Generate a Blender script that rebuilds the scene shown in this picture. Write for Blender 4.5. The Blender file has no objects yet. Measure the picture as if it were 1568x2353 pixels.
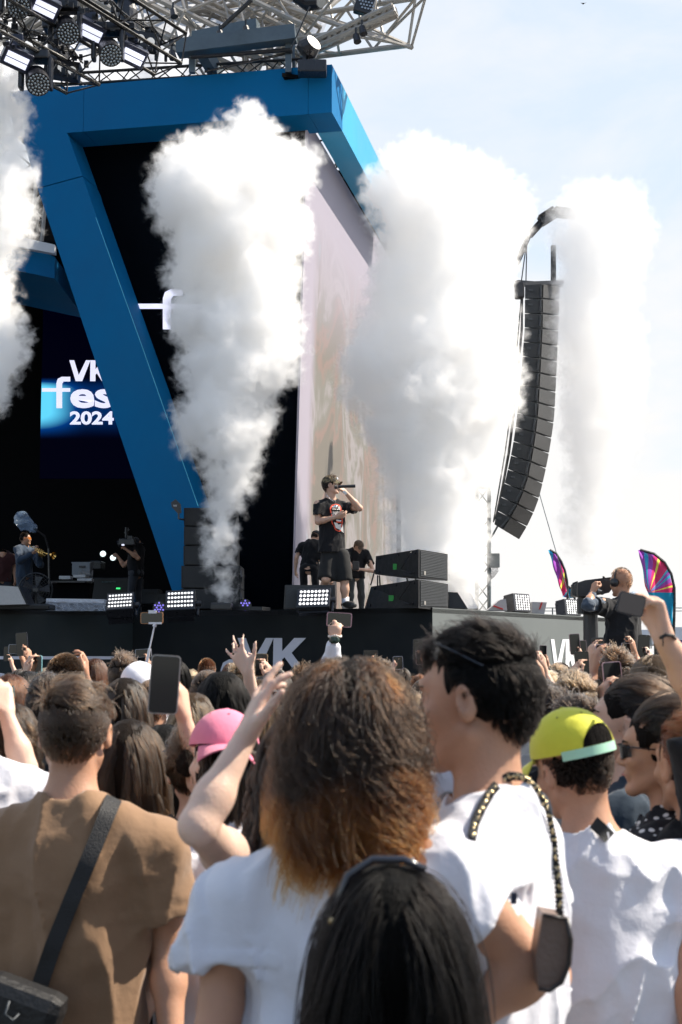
import bpy, bmesh, math, random
import numpy as np
from mathutils import Vector, Matrix, Euler
random.seed(7); RNG = np.random.default_rng(11)
R = math.radians; PI = math.pi
scene = bpy.context.scene; COL = scene.collection
# ---------------------------------------------------------------- camera
EYE = 1.72; PITCH = math.atan(324/3267); F = 3267.0
cd = bpy.data.cameras.new('camera'); cam = bpy.data.objects.new('camera', cd); COL.objects.link(cam)
cam.location = (0, 0, EYE); cam.rotation_euler = (PI/2+PITCH, 0, 0)
cd.sensor_fit = 'VERTICAL'; cd.sensor_height = 36; cd.sensor_width = 24; cd.lens = 36*F/2353
cd.clip_start = .1; cd.clip_end = 3000
cd.dof.use_dof = True; cd.dof.focus_distance = 18.5; cd.dof.aperture_fstop = 8.0
scene.camera = cam
# ---------------------------------------------------------------- world, sun, exposure
SUN_EL = R(48); SUN_AZ = R(77)      # azimuth measured from +Y (view direction) towards +X
w = bpy.data.worlds.new('World'); scene.world = w; w.use_nodes = True
nt = w.node_tree; bg = nt.nodes['Background']
sky = nt.nodes.new('ShaderNodeTexSky'); sky.sky_type = 'NISHITA'; sky.sun_disc = False
sky.sun_elevation = SUN_EL; sky.sun_rotation = SUN_AZ; sky.altitude = 100; sky.air_density = 1.0; sky.dust_density = 1.0; sky.ozone_density = 1.0
tc = nt.nodes.new('ShaderNodeTexCoord'); mp = nt.nodes.new('ShaderNodeMapping'); mp.inputs['Scale'].default_value = (1.0, 1.0, 2.6)
ns = nt.nodes.new('ShaderNodeTexNoise'); ns.inputs['Scale'].default_value = 3.2; ns.inputs['Detail'].default_value = 9; ns.inputs['Roughness'].default_value = .58; ns.inputs['Distortion'].default_value = .35
cr = nt.nodes.new('ShaderNodeValToRGB'); cr.color_ramp.elements[0].position = .56; cr.color_ramp.elements[1].position = .82
sep = nt.nodes.new('ShaderNodeSeparateXYZ'); mr = nt.nodes.new('ShaderNodeMapRange')
mr.inputs[1].default_value = .55; mr.inputs[2].default_value = .0; mr.inputs[3].default_value = .0; mr.inputs[4].default_value = .42
ad = nt.nodes.new('ShaderNodeMath'); ad.operation = 'ADD'
mx = nt.nodes.new('ShaderNodeMix'); mx.data_type = 'RGBA'; mx.inputs[7].default_value = (5.2, 5.08, 4.95, 1)
mul = nt.nodes.new('ShaderNodeMath'); mul.operation = 'MULTIPLY'; mul.inputs[1].default_value = .9
L = nt.links.new
L(tc.outputs['Generated'], mp.inputs[0]); L(mp.outputs[0], ns.inputs['Vector']); L(tc.outputs['Generated'], sep.inputs[0]); L(sep.outputs[2], mr.inputs[0])
L(ns.outputs['Fac'], ad.inputs[0]); L(mr.outputs[0], ad.inputs[1]); L(ad.outputs[0], cr.inputs[0]); L(cr.outputs[0], mul.inputs[0])
hz = nt.nodes.new('ShaderNodeMix'); hz.data_type = 'RGBA'; hz.inputs[7].default_value = (4.2, 4.7, 5.3, 1)
hy_ = nt.nodes.new('ShaderNodeMapRange'); hy_.inputs[1].default_value = -.35; hy_.inputs[2].default_value = .45; hy_.inputs[3].default_value = .16; hy_.inputs[4].default_value = .84; L(sep.outputs[1], hy_.inputs[0]); L(hy_.outputs[0], hz.inputs[0])
cf_ = nt.nodes.new('ShaderNodeMapRange'); cf_.inputs[1].default_value = -.3; cf_.inputs[2].default_value = .3; cf_.inputs[3].default_value = .2; cf_.inputs[4].default_value = 1; L(sep.outputs[1], cf_.inputs[0])
mc_ = nt.nodes.new('ShaderNodeMath'); mc_.operation = 'MULTIPLY'; L(mul.outputs[0], mc_.inputs[0]); L(cf_.outputs[0], mc_.inputs[1])
L(sky.outputs[0], hz.inputs[6]); L(mc_.outputs[0], mx.inputs[0]); L(hz.outputs[2], mx.inputs[6]); L(mx.outputs[2], bg.inputs['Color'])
bg.inputs['Strength'].default_value = .106
sl = bpy.data.lights.new('sun', 'SUN'); sl.energy = 5; sl.angle = R(.55); sl.color = (1, .91, .78)
so = bpy.data.objects.new('sun', sl); COL.objects.link(so)
SD = Vector((math.sin(SUN_AZ)*math.cos(SUN_EL), math.cos(SUN_AZ)*math.cos(SUN_EL), math.sin(SUN_EL)))
so.rotation_euler = SD.to_track_quat('Z', 'Y').to_euler(); so.location = (30, 10, 40)
scene.view_settings.view_transform = 'Standard'; scene.view_settings.look = 'None'
scene.view_settings.exposure = .9; scene.view_settings.gamma = 1
cy = scene.cycles
cy.use_denoising = True; cy.max_bounces = 28; cy.diffuse_bounces = 3; cy.glossy_bounces = 2; cy.transmission_bounces = 4
cy.volume_bounces = 22; cy.transparent_max_bounces = 24; cy.volume_step_rate = 1.0; cy.volume_max_steps = 160
cy.sample_clamp_indirect = 6; cy.use_adaptive_sampling = True; cy.adaptive_threshold = .02
scene.cycles_curves.shape = 'RIBBONS'

# ---------------------------------------------------------------- helpers
_s, _c = math.sin(PITCH), math.cos(PITCH)
def at(px, py, Y):
    """the world point at depth Y that lies behind pixel (px,py) of the 1568 x 2353 view"""
    u = (px-784)/F; v = (1176.5-py)/F
    t = Y/(_c-v*_s)
    return Vector((u*t, Y, EYE+(_s+v*_c)*t))
def ppm(Y): return F/Y

def tag(o, label=None, cat=None, group=None, kind=None):
    if label: o['label'] = label
    if cat: o['category'] = cat
    if group: o['group'] = group
    if kind: o['kind'] = kind
    return o
def empty(name, loc=(0, 0, 0), label=None, cat=None, group=None, kind=None):
    o = bpy.data.objects.new(name, None); COL.objects.link(o); o.location = loc; o.empty_display_size = .2
    return tag(o, label, cat, group, kind)
def link(name, me, mats, parent=None, smooth=False):
    if not isinstance(mats, (list, tuple)): mats = [mats]
    for m in mats: me.materials.append(m)
    if smooth: me.shade_smooth()
    o = bpy.data.objects.new(name, me); COL.objects.link(o)
    if parent is not None:
        o.parent = parent
        o.matrix_parent_inverse = Matrix.Translation(-Vector(parent_world(parent)))
    return o
def parent_world(p):
    v = Vector(p.location)
    if p.parent is None: return v
    return Vector((0, 0, 0)) if p.type == 'MESH' else v   # parts are built in world coordinates
class MB:
    """collects boxes, bars, tubes and sheets in world coordinates"""
    def __init__(s): s.v = []; s.f = []; s.mi = []; s.m = 0
    def add(s, vs, fs):
        n = len(s.v); s.v += [tuple(v) for v in vs]; s.f += [tuple(i+n for i in f) for f in fs]; s.mi += [s.m]*len(fs); return s
    def box(s, c, size, rot=None, bev=0):
        hx, hy, hz = size[0]/2, size[1]/2, size[2]/2
        if bev:
            b = min(bev, hx*.9, hy*.9, hz*.9); bm = bmesh.new(); bmesh.ops.create_cube(bm, size=2)
            for v in bm.verts: v.co = Vector((v.co.x*hx, v.co.y*hy, v.co.z*hz))
            bmesh.ops.bevel(bm, geom=bm.edges[:], offset=b, segments=2, profile=.6, affect='EDGES')
            bm.verts.index_update(); vs = [v.co.copy() for v in bm.verts]; fs = [[v.index for v in f.verts] for f in bm.faces]; bm.free()
        else:
            vs = [Vector((x*hx, y*hy, z*hz)) for x in (-1, 1) for y in (-1, 1) for z in (-1, 1)]
            fs = [(0, 1, 3, 2), (4, 6, 7, 5), (0, 4, 5, 1), (2, 3, 7, 6), (0, 2, 6, 4), (1, 5, 7, 3)]
        c = Vector(c)
        if rot is not None: vs = [rot @ v for v in vs]
        return s.add([v+c for v in vs], fs)
    def bar(s, a, b, w, h=None, up=(0, 0, 1)):
        a = Vector(a); b = Vector(b); d = b-a; l = d.length; y = d/l; x = y.cross(Vector(up))
        if x.length < 1e-4: x = y.cross(Vector((1, 0, 0)))
        x.normalize(); z = x.cross(y); m = Matrix((x, y, z)).transposed()
        return s.box((a+b)/2, (w, l, h or w), m)
    def tube(s, pts, r, n=8, cap=True):
        pts = [Vector(p) for p in pts]; rs = r if isinstance(r, (list, tuple)) else [r]*len(pts)
        vs = []; fs = []; px = None
        for i, p in enumerate(pts):
            d = (pts[min(i+1, len(pts)-1)]-pts[max(i-1, 0)]).normalized()
            x = d.cross(Vector((0, 0, 1))) if px is None else px-d*px.dot(d)
            if x.length < 1e-3: x = d.cross(Vector((1, 0, 0)))
            x.normalize(); px = x; y = d.cross(x)
            for k in range(n):
                a = 2*PI*k/n; vs.append(p+(x*math.cos(a)+y*math.sin(a))*rs[i])
        for i in range(len(pts)-1):
            for k in range(n):
                k2 = (k+1) % n; fs.append((i*n+k, i*n+k2, (i+1)*n+k2, (i+1)*n+k))
        if cap: fs.append(tuple(range(n-1, -1, -1))); fs.append(tuple((len(pts)-1)*n+k for k in range(n)))
        return s.add(vs, fs)
    def poly(s, pts, thick=None, n=None):
        """a closed outline (3-D points, coplanar); thick extrudes along n"""
        pts = [Vector(p) for p in pts]; k = len(pts)
        if thick is None: return s.add(pts, [tuple(range(k))])
        n = Vector(n).normalized() if n is not None else (pts[1]-pts[0]).cross(pts[2]-pts[0]).normalized()
        q = [p+n*thick for p in pts]
        fs = [tuple(range(k)), tuple(range(2*k-1, k-1, -1))]+[(i, i+k, (i+1) % k+k, (i+1) % k) for i in range(k)]
        return s.add(pts+q, fs)
    def disc(s, c, nrm, r, t, n=16, r2=None):
        c = Vector(c); nrm = Vector(nrm).normalized()
        return s.tube([c, c+nrm*t], [r, r2 if r2 is not None else r], n)
    def grid(s, fn, nu, nv):
        n = [fn(i/nu, j/nv) for j in range(nv+1) for i in range(nu+1)]
        return s.add(n, [(j*(nu+1)+i, j*(nu+1)+i+1, (j+1)*(nu+1)+i+1, (j+1)*(nu+1)+i) for j in range(nv) for i in range(nu)])
    def build(s, name, mats, parent=None, smooth=False):
        me = bpy.data.meshes.new(name); me.from_pydata(s.v, [], s.f); me.validate()
        bm = bmesh.new(); bm.from_mesh(me); bmesh.ops.recalc_face_normals(bm, faces=bm.faces); bm.to_mesh(me); bm.free()
        if isinstance(mats, (list, tuple)) and len(mats) > 1 and len(me.polygons) == len(s.mi): me.polygons.foreach_set('material_index', s.mi)
        return link(name, me, mats, parent, smooth)

_M = {}
def mat(name, col, rough=.5, metal=0, spec=.5, noise=0, nscale=20, bump=0, bscale=60, emit=None, estr=0, sss=0, sheen=0, coat=0, stretch=None, trans=0, alpha=1):
    if name in _M: return _M[name]
    m = bpy.data.materials.new(name); m.use_nodes = True; _M[name] = m
    n = m.node_tree; p = n.nodes['Principled BSDF']; l = n.links.new
    p.inputs['Base Color'].default_value = (*col, 1); p.inputs['Roughness'].default_value = rough; p.inputs['Metallic'].default_value = metal
    p.inputs['Specular IOR Level'].default_value = spec
    if coat: p.inputs['Coat Weight'].default_value = coat
    if sheen: p.inputs['Sheen Weight'].default_value = sheen
    if trans: p.inputs['Transmission Weight'].default_value = trans
    if alpha < 1: p.inputs['Alpha'].default_value = alpha
    if sss:
        p.inputs['Subsurface Weight'].default_value = sss; p.inputs['Subsurface Radius'].default_value = (1, .35, .18); p.inputs['Subsurface Scale'].default_value = .018
    if noise or bump:
        t = n.nodes.new('ShaderNodeTexCoord'); mpp = n.nodes.new('ShaderNodeMapping'); l(t.outputs['Object'], mpp.inputs[0])
        if stretch: mpp.inputs['Scale'].default_value = stretch
    if noise:
        a = n.nodes.new('ShaderNodeTexNoise'); a.inputs['Scale'].default_value = nscale; a.inputs['Detail'].default_value = 6; a.inputs['Roughness'].default_value = .6
        l(mpp.outputs[0], a.inputs['Vector']); r = n.nodes.new('ShaderNodeMapRange'); r.inputs[1].default_value = .3; r.inputs[2].default_value = .7
        r.inputs[3].default_value = 1-noise; r.inputs[4].default_value = 1+noise; l(a.outputs['Fac'], r.inputs[0])
        v = n.nodes.new('ShaderNodeVectorMath'); v.operation = 'SCALE'; v.inputs[0].default_value = col; l(r.outputs[0], v.inputs['Scale']); l(v.outputs[0], p.inputs['Base Color'])
        r2 = n.nodes.new('ShaderNodeMapRange'); r2.inputs[1].default_value = .3; r2.inputs[2].default_value = .7; r2.inputs[3].default_value = max(rough-.12, .03); r2.inputs[4].default_value = min(rough+.12, 1)
        l(a.outputs['Fac'], r2.inputs[0]); l(r2.outputs[0], p.inputs['Roughness'])
    if bump:
        b = n.nodes.new('ShaderNodeTexNoise'); b.inputs['Scale'].default_value = bscale; b.inputs['Detail'].default_value = 4; l(mpp.outputs[0], b.inputs['Vector'])
        bb = n.nodes.new('ShaderNodeBump'); bb.inputs['Strength'].default_value = min(bump, 1); bb.inputs['Distance'].default_value = .01; l(b.outputs['Fac'], bb.inputs['Height']); l(bb.outputs[0], p.inputs['Normal'])
    if emit: p.inputs['Emission Color'].default_value = (*emit, 1); p.inputs['Emission Strength'].default_value = estr
    return m

# ---------------------------------------------------------------- signed-distance modelling (bodies, clothes, smoke)
def rc(a, b, ra, rb): return ('c', np.array(a, float), np.array(b, float), ra, rb)
def el(c, r, rot=None): return ('e', np.array(c, float), np.array(r, float), None if rot is None else np.array(rot))
def _dist(p, X, Y, Z):
    if p[0] == 'c':
        a, b, ra, rb = p[1:]; d = b-a; L2 = max(d @ d, 1e-9)
        px, py, pz = X-a[0], Y-a[1], Z-a[2]
        t = np.clip((px*d[0]+py*d[1]+pz*d[2])/L2, 0, 1)
        return np.sqrt((px-t*d[0])**2+(py-t*d[1])**2+(pz-t*d[2])**2)-(ra+(rb-ra)*t)
    c, r, rot = p[1:]; x, y, z = X-c[0], Y-c[1], Z-c[2]
    if rot is not None: x, y, z = (rot[0, 0]*x+rot[1, 0]*y+rot[2, 0]*z, rot[0, 1]*x+rot[1, 1]*y+rot[2, 1]*z, rot[0, 2]*x+rot[1, 2]*y+rot[2, 2]*z)
    k0 = np.sqrt((x/r[0])**2+(y/r[1])**2+(z/r[2])**2); k1 = np.sqrt((x/r[0]**2)**2+(y/r[1]**2)**2+(z/r[2]**2)**2)
    return k0*(k0-1)/np.maximum(k1, 1e-6)
def _bounds(p, m):
    if p[0] == 'c': r = max(p[3], p[4])+m; return np.minimum(p[1], p[2])-r, np.maximum(p[1], p[2])+r
    r = (max(p[2]) if p[3] is not None else p[2])+m; return p[1]-r, p[1]+r
class Field:
    def __init__(s, lo, hi, vox):
        s.lo = np.array(lo, float); s.vox = vox; s.n = np.ceil((np.array(hi)-s.lo)/vox).astype(int)+1
        s.F = np.full(s.n, 10.0, np.float32)
    def win(s, lo, hi):
        a = np.clip(np.floor((lo-s.lo)/s.vox).astype(int), 0, s.n); b = np.clip(np.ceil((hi-s.lo)/s.vox).astype(int)+1, 0, s.n)
        if (b <= a).any(): return None
        sl_ = tuple(slice(a[i], b[i]) for i in range(3))
        g = [(s.lo[i]+s.vox*np.arange(a[i], b[i])).astype(np.float32) for i in range(3)]
        return sl_, g[0][:, None, None], g[1][None, :, None], g[2][None, None, :]
    def add(s, p, k=.02, cut=None, sub=False):
        """smooth union (or subtraction) of one primitive; cut = (point, normal): drop what lies beyond the plane"""
        lo, hi = _bounds(p, k+2.5*s.vox); w_ = s.win(lo, hi)
        if w_ is None: return
        sl_, X, Y, Z = w_; d = _dist(p, X, Y, Z)
        if cut is not None:
            q, nn = cut; d = np.maximum(d, (X-q[0])*nn[0]+(Y-q[1])*nn[1]+(Z-q[2])*nn[2])
        A = s.F[sl_]
        if sub:
            d = -d; h = np.maximum(k-np.abs(A-d), 0)/k; s.F[sl_] = np.maximum(A, d)+h*h*k/4
        else:
            h = np.maximum(k-np.abs(A-d), 0)/k; s.F[sl_] = np.minimum(A, d)-h*h*k/4
    def grids(s):
        g = [(s.lo[i]+s.vox*np.arange(s.n[i])).astype(np.float32) for i in range(3)]
        return g[0][:, None, None], g[1][None, :, None], g[2][None, None, :]
    def mesh(s, name):
        F_ = s.F; sg = F_ < 0
        for ax in range(3):     # close at the border
            for e in (0, -1):
                ix = [slice(None)]*3; ix[ax] = e; F_[tuple(ix)] = np.maximum(F_[tuple(ix)], .5*s.vox)
        sg = F_ < 0
        c = np.zeros(np.array(F_.shape)-1, np.int8)
        for i in (0, 1):
            for j in (0, 1):
                for k in (0, 1): c += sg[i:F_.shape[0]-1+i, j:F_.shape[1]-1+j, k:F_.shape[2]-1+k]
        act = (c > 0) & (c < 8); ids = np.argwhere(act); N = len(ids)
        if N == 0: return bpy.data.meshes.new(name)
        idx = np.full(act.shape, -1, np.int64); idx[act] = np.arange(N)
        acc = np.zeros((N, 3)); cnt = np.zeros(N)
        cor = [(0, 0, 0), (1, 0, 0), (0, 1, 0), (1, 1, 0), (0, 0, 1), (1, 0, 1), (0, 1, 1), (1, 1, 1)]
        val = [F_[ids[:, 0]+q[0], ids[:, 1]+q[1], ids[:, 2]+q[2]].astype(float) for q in cor]
        for a in range(8):
            for b in range(a+1, 8):
                if bin(a ^ b).count('1') != 1: continue
                m = (val[a] < 0) != (val[b] < 0)
                t = np.where(m, val[a]/(val[a]-val[b]+1e-12), 0)
                P = np.array(cor[a])[None]+(np.array(cor[b])-np.array(cor[a]))[None]*t[:, None]
                acc[m] += P[m]; cnt[m] += 1
        V = s.lo+(ids+acc/cnt[:, None])*s.vox
        faces = []
        for ax in range(3):
            sh = list(F_.shape); a_ = [slice(1, -1)]*3; a_[ax] = slice(0, sh[ax]-1); b_ = [slice(1, -1)]*3; b_[ax] = slice(1, sh[ax])
            A = sg[tuple(a_)]; B = sg[tuple(b_)]; e = np.argwhere(A != B)
            if len(e) == 0: continue
            fl = A[tuple(e.T)]; e = e.copy(); o = [i for i in range(3) if i != ax]
            for i in o: e[:, i] += 1
            def cell(di, dj):
                q = e.copy(); q[:, o[0]] -= di; q[:, o[1]] -= dj; return idx[q[:, 0], q[:, 1], q[:, 2]]
            quad = np.stack([cell(1, 1), cell(0, 1), cell(0, 0), cell(1, 0)], 1)
            if ax == 1: fl = ~fl
            quad[~fl] = quad[~fl][:, ::-1]; faces.append(quad)
        Q = np.concatenate(faces); Q = Q[(Q >= 0).all(1)]
        me = bpy.data.meshes.new(name); me.vertices.add(N); me.vertices.foreach_set('co', V.astype(np.float32).ravel())
        me.loops.add(len(Q)*4); me.loops.foreach_set('vertex_index', Q.ravel().astype(np.int32)); me.polygons.add(len(Q))
        me.polygons.foreach_set('loop_start', np.arange(len(Q), dtype=np.int32)*4); me.update(calc_edges=True); me.validate(); me.shade_smooth()
        return me
def waves(X, Y, Z, sc, seed, octs=3, aniso=(1, 1, 1)):
    """cheap smooth noise: warped sums of sines, about -1..1"""
    r = np.random.default_rng(seed); out = 0; amp = 1; tot = 0
    for o in range(octs):
        for q in range(3):
            k = r.normal(size=3)*sc*np.array(aniso); ph = r.uniform(0, 6.28, 3); k2 = r.normal(size=3)*sc*np.array(aniso)*.7
            out = out+amp*np.sin(k[0]*X+k[1]*Y+k[2]*Z+ph[0]+1.3*np.sin(k2[0]*X+k2[1]*Y+k2[2]*Z+ph[1])); tot += amp*.75
        amp *= .5; sc *= 2.1
    return out/tot
# ---------------------------------------------------------------- the setting: ground and stage
def atz(px, py, z):
    """the point at height z on the ray through a pixel"""
    d = at(px, py, 10)-Vector((0, 0, EYE)); return Vector((0, 0, EYE))+d*((z-EYE)/d.z)
def onp(px, py, p0, n):
    d = at(px, py, 10)-Vector((0, 0, EYE)); o = Vector((0, 0, EYE)); return o+d*((p0-o).dot(n)/d.dot(n))
def vplane(a, b):
    """vertical plane through a and b, normal towards the camera"""
    d = (b-a); n = Vector((d.y, -d.x, 0)).normalized()
    return n if n.y < 0 else -n
BLACK = mat('stage_black', (.012, .013, .016), .55, noise=.25, nscale=3)
MATTE = mat('matte_black', (.003, .0032, .004), .85, spec=.1)
METALB = mat('black_metal', (.015, .015, .017), .38, metal=.0, spec=.6, noise=.2, nscale=30)
ALU = mat('aluminium', (.36, .335, .30), .42, metal=.2, noise=.12, nscale=8)
WHITE = mat('white_paint', (.78, .78, .8), .5)
LOGO = mat('logo_print', (.62, .62, .70), .5)
g = MB(); g.poly([(-900, -60, 0), (900, -60, 0), (900, 1800, 0), (-900, 1800, 0)]); tag(g.build('ground', mat('asphalt', (.055, .054, .052), .92, noise=.25, nscale=1.5, bump=.3, bscale=90)), kind='structure')
FL = EYE+.60
# thrust stage
P0 = Vector((-9.5, 15.6, FL)); P1 = atz(306, 1407, FL); P2 = atz(994, 1398, FL); P3 = atz(1396, 1421, FL)
P1 = Vector((P1.x, P1.y, FL)); P2 = Vector((P2.x, P2.y, FL)); P3 = Vector((P3.x, P3.y, FL))
stage = empty('stage_platform', (P2.x, P2.y, 0), 'dark stage platform with printed front panels and a pale grey sunlit end', 'stage')
top = [P0, P1, P2, P3, P3+Vector((-1, 5, 0)), Vector((2.2, 36, FL)), Vector((-14, 36, FL)), Vector((-14, 15.6, FL))]
b = MB(); b.poly([p-Vector((0, 0, .06)) for p in top], .06, (0, 0, 1)); b.build('deck', mat('deck', (.02, .02, .022), .7, noise=.3, nscale=2), stage)
def fascia(a, c, m, th=.05, name='front_panel'):
    n = vplane(a, c); q = MB(); q.poly([a+Vector((0, 0, .012)), c+Vector((0, 0, .012)), Vector((c.x, c.y, .0)), Vector((a.x, a.y, .0))], -th, n); return q.build(name, m, stage)
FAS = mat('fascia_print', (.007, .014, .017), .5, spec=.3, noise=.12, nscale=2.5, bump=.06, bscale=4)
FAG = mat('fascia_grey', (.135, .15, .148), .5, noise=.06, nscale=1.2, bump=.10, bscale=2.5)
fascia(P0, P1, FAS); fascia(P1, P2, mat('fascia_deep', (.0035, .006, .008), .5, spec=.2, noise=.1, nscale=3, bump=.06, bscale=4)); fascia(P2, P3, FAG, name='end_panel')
VKV = [(400, 60), (442, 60), (482, 172), (545, 60), (584, 60), (512, 218), (455, 218)]
VKK = [(584, 60), (628, 60), (628, 128), (690, 60), (750, 60), (676, 136), (737, 218), (684, 218), (640, 158), (628, 170), (628, 218), (581, 218)]
def decal(name, polys, p0, n, m, parent, t=.006):
    q = MB()
    for pl in polys: q.poly([onp(x, y, p0, n)+n*.004 for x, y in pl], t, n)
    return q.build(name, m, parent)
def vkmap(x0, y0, x1, y1): return [[(x0+(x-400)/350*(x1-x0), y0+(y-60)/158*(y1-y0)) for x, y in q] for q in (VKV, VKK)]
def rect(x0, y0, x1, y1): return [(x0, y0), (x1, y0), (x1, y1), (x0, y1)]
def fpoly(x0, y0, x1, y1, line=None):
    """the letter f with a hook to the right, and its long bar"""
    w_ = x1-x0; h = y1-y0; t = w_*.42
    hook = [(x1, y0), (x1, y0+t*.8), (x0+t*1.25, y0+t*.8), (x0+t, y0+t*1.2), (x0+t, y1), (x0, y1), (x0, y0+t*1.1), (x0+t*.25, y0+t*.35), (x0+t*.9, y0)]
    out = [hook]
    if line: out.append([(line, y0+h*.36), (x0, y0+h*.36), (x0, y0+h*.36+t*.62), (line, y0+h*.36+t*.62)]); out.append(rect(x0+t, y0+h*.36, x1, y0+h*.36+t*.62))
    return out
def text(body, name, px0, py0, px1, py1, p0, n, m, parent, bold=.03, lift=.006):
    """letters set into a pixel box on a plane, standing 4 mm proud of it"""
    cu = bpy.data.curves.new('t', 'FONT'); cu.body = body; cu.offset = bold; cu.extrude = .02; cu.resolution_u = 4
    o = bpy.data.objects.new('t', cu); me = bpy.data.meshes.new_from_object(o)
    co = np.zeros(len(me.vertices)*3); me.vertices.foreach_get('co', co); co = co.reshape(-1, 3)
    lo = co.min(0); sz = np.maximum(co.max(0)-lo, 1e-6); q = (co-lo)/sz
    A, B, C_ = (onp(px0, py1, p0, n), onp(px1, py1, p0, n), onp(px0, py0, p0, n)); D_ = onp(px1, py0, p0, n)
    V = np.array([A*(1-u)*(1-v)+B*u*(1-v)+C_*(1-u)*v+D_*u*v+n*(.003+lift*w_) for u, v, w_ in q])
    me.vertices.foreach_set('co', V.ravel()); me.update(); bpy.data.objects.remove(o); return link(name, me, m, parent)
nC = vplane(P1, P2); nR = vplane(P2, P3); nL = vplane(P0, P1)
decal('logo', vkmap(547, 1466, 704, 1537)+[rect(318, 1550, 520, 1567)]+fpoly(508, 1515, 560, 1640, None), P2+nC*.0, nC, LOGO, stage)
text('est', 'lettering', 565, 1547, 720, 1625, P2, nC, LOGO, stage, .025)
decal('logo', vkmap(1265, 1469, 1330, 1545)+fpoly(1240, 1532, 1262, 1600, 1180), P2, nR, WHITE, stage)
text('est', 'lettering', 1268, 1553, 1345, 1600, P2, nR, WHITE, stage, .05)
decal('logo', [rect(-30, 1508, 262, 1515), rect(-30, 1550, -6, 1567), rect(150, 1550, 304, 1567)], P1, nL, LOGO, stage)
text('WORLD', 'lettering', -110, 1546, 82, 1590, P1, nL, LOGO, stage, .05)
# ---------------------------------------------------------------- the tower with its screens and blue frame
def shade_blue():
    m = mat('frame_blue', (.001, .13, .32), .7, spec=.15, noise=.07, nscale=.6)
    return m
BLUE = shade_blue()
tower = empty('screen_tower', (0, 22.5, FL), 'tall stage tower in a blue slanted frame with black front screen and pale side screen', 'stage tower')
C0 = at(763, 148, 22.2); zt = C0.z; zb = at(763, 258, 22.2).z
Lf = atz(17, 211, zt); n1 = vplane(Lf, C0); Fr = atz(875, 375, zt); sd = (Fr-C0).normalized(); Fr = C0+sd*7.2; inw = -Vector((-n1.x, -n1.y, 0))  # n1 points to the camera
bk = -n1
def quadbox(q, nrm, th, name, m, par): 
    b = MB(); b.poly(q, th, nrm); return b.build(name, m, par)
zz = lambda p, z: Vector((p.x, p.y, z))
ft = (C0-Lf).normalized()
# front beam, split in panels with thin joints
js = [0, .245*1.0, .93, 1.0]; Lb = (C0-Lf).length
for i in range(3):
    a = Lf+ft*(Lb*js[i]+(.006 if i else 0)); c = Lf+ft*(Lb*js[i+1])
    lo = (onp(66, 316, C0, n1) if i == 0 else None)
    pts = [zz(a, zb) if i else zz(onp(35, 300, C0, n1), zb), zz(c, zb), zz(c, zt), zz(a, zt)]
    quadbox(pts, bk, .85, 'beam_panel', BLUE, tower)
inn = Vector((-sd.y, sd.x, 0)).normalized(); inn = inn if inn.x < 0 else -inn
s0 = C0+bk*.856; quadbox([zz(s0, zb), zz(Fr, zb), zz(Fr, zt), zz(s0, zt)], inn, .42, 'side_beam', mat('frame_sunlit_cyan', (.03, .30, .52), .5, spec=.3, noise=.05, nscale=.6), tower)  # lighter cyan than the front: the sunlit look is put into the colour
# slanted leg in the same plane, three lengths
def legpt(px, py): return onp(px, py, C0, n1)
def lx(y): return 70+(y-367)*.3295
def rx(y): return np.interp(y, [306, 416, 556, 1163, 1420], [155, 189, 244, 457, 547])
yb = 1395
for (ya, ye) in ((300, 418), (420, yb)):
    pts = [legpt(lx(ya), ya+(14 if ya > 400 else 0)), legpt(rx(ya), ya-(14 if ya > 400 else -6)), legpt(rx(ye), ye-(14 if ye < 500 else 0)), legpt(lx(ye), ye+(14 if ye < 500 else 0))]
    quadbox([p+n1*.004 for p in pts], bk, .85, 'slanted_leg', BLUE, tower)
EDGE = mat('edge_light', (.1, .5, .7), .3, emit=(.05, .4, .6), estr=.12)
b = MB(); b.tube([legpt(rx(y)-1, y)+n1*.008 for y in (500, 800, 1163)], .004, 6); b.build('light_strip', EDGE, tower)
# black front screen with rippled cloth edge
K0 = at(703, 275, 23.0); nF = n1; kb = onp(670, 1398, K0, nF)
LED = mat('led_off', (.001, .0022, .0045), .7, noise=.2, nscale=60, spec=.03)
fl_ = onp(150, 300, K0, nF); fb_ = onp(360, 1398, K0, nF)
quadbox([zz(fl_, K0.z+.2), K0+Vector((0, 0, .2)), kb, onp(500, 1398, K0, nF), onp(430, 1190, K0, nF)], bk, .05, 'front_screen', LED, tower)
GLOW = mat('screen_white', (.6, .6, .7), .5, emit=(.66, .66, .84), estr=.62)
decal('logo', fpoly(375, 665, 420, 757, 303)+[rect(420, 699, 688, 713)], K0, nF, GLOW, tower)
text('est', 'lettering', 430, 690, 640, 760, K0, nF, GLOW, tower, .05)
# reveal cloth of the slanted leg
q = MB()
def rev(u, v):
    y = 310+v*860; e = np.interp(y, [306, 416, 556, 1163, 1420], [155, 189, 244, 457, 547]); a = legpt(e, y)
    wv = [(213, 416), (228, 446), (271, 604), (332, 769), (426, 1031), (469, 1163)]
    x2 = np.interp(y, [306]+[p[1] for p in wv], [170]+[p[0] for p in wv])+3*math.sin(y*.045)
    return a+(onp(x2, y, K0, nF)-a)*u
q.grid(rev, 4, 60); q.build('leg_return', BLUE, tower, True)
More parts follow.
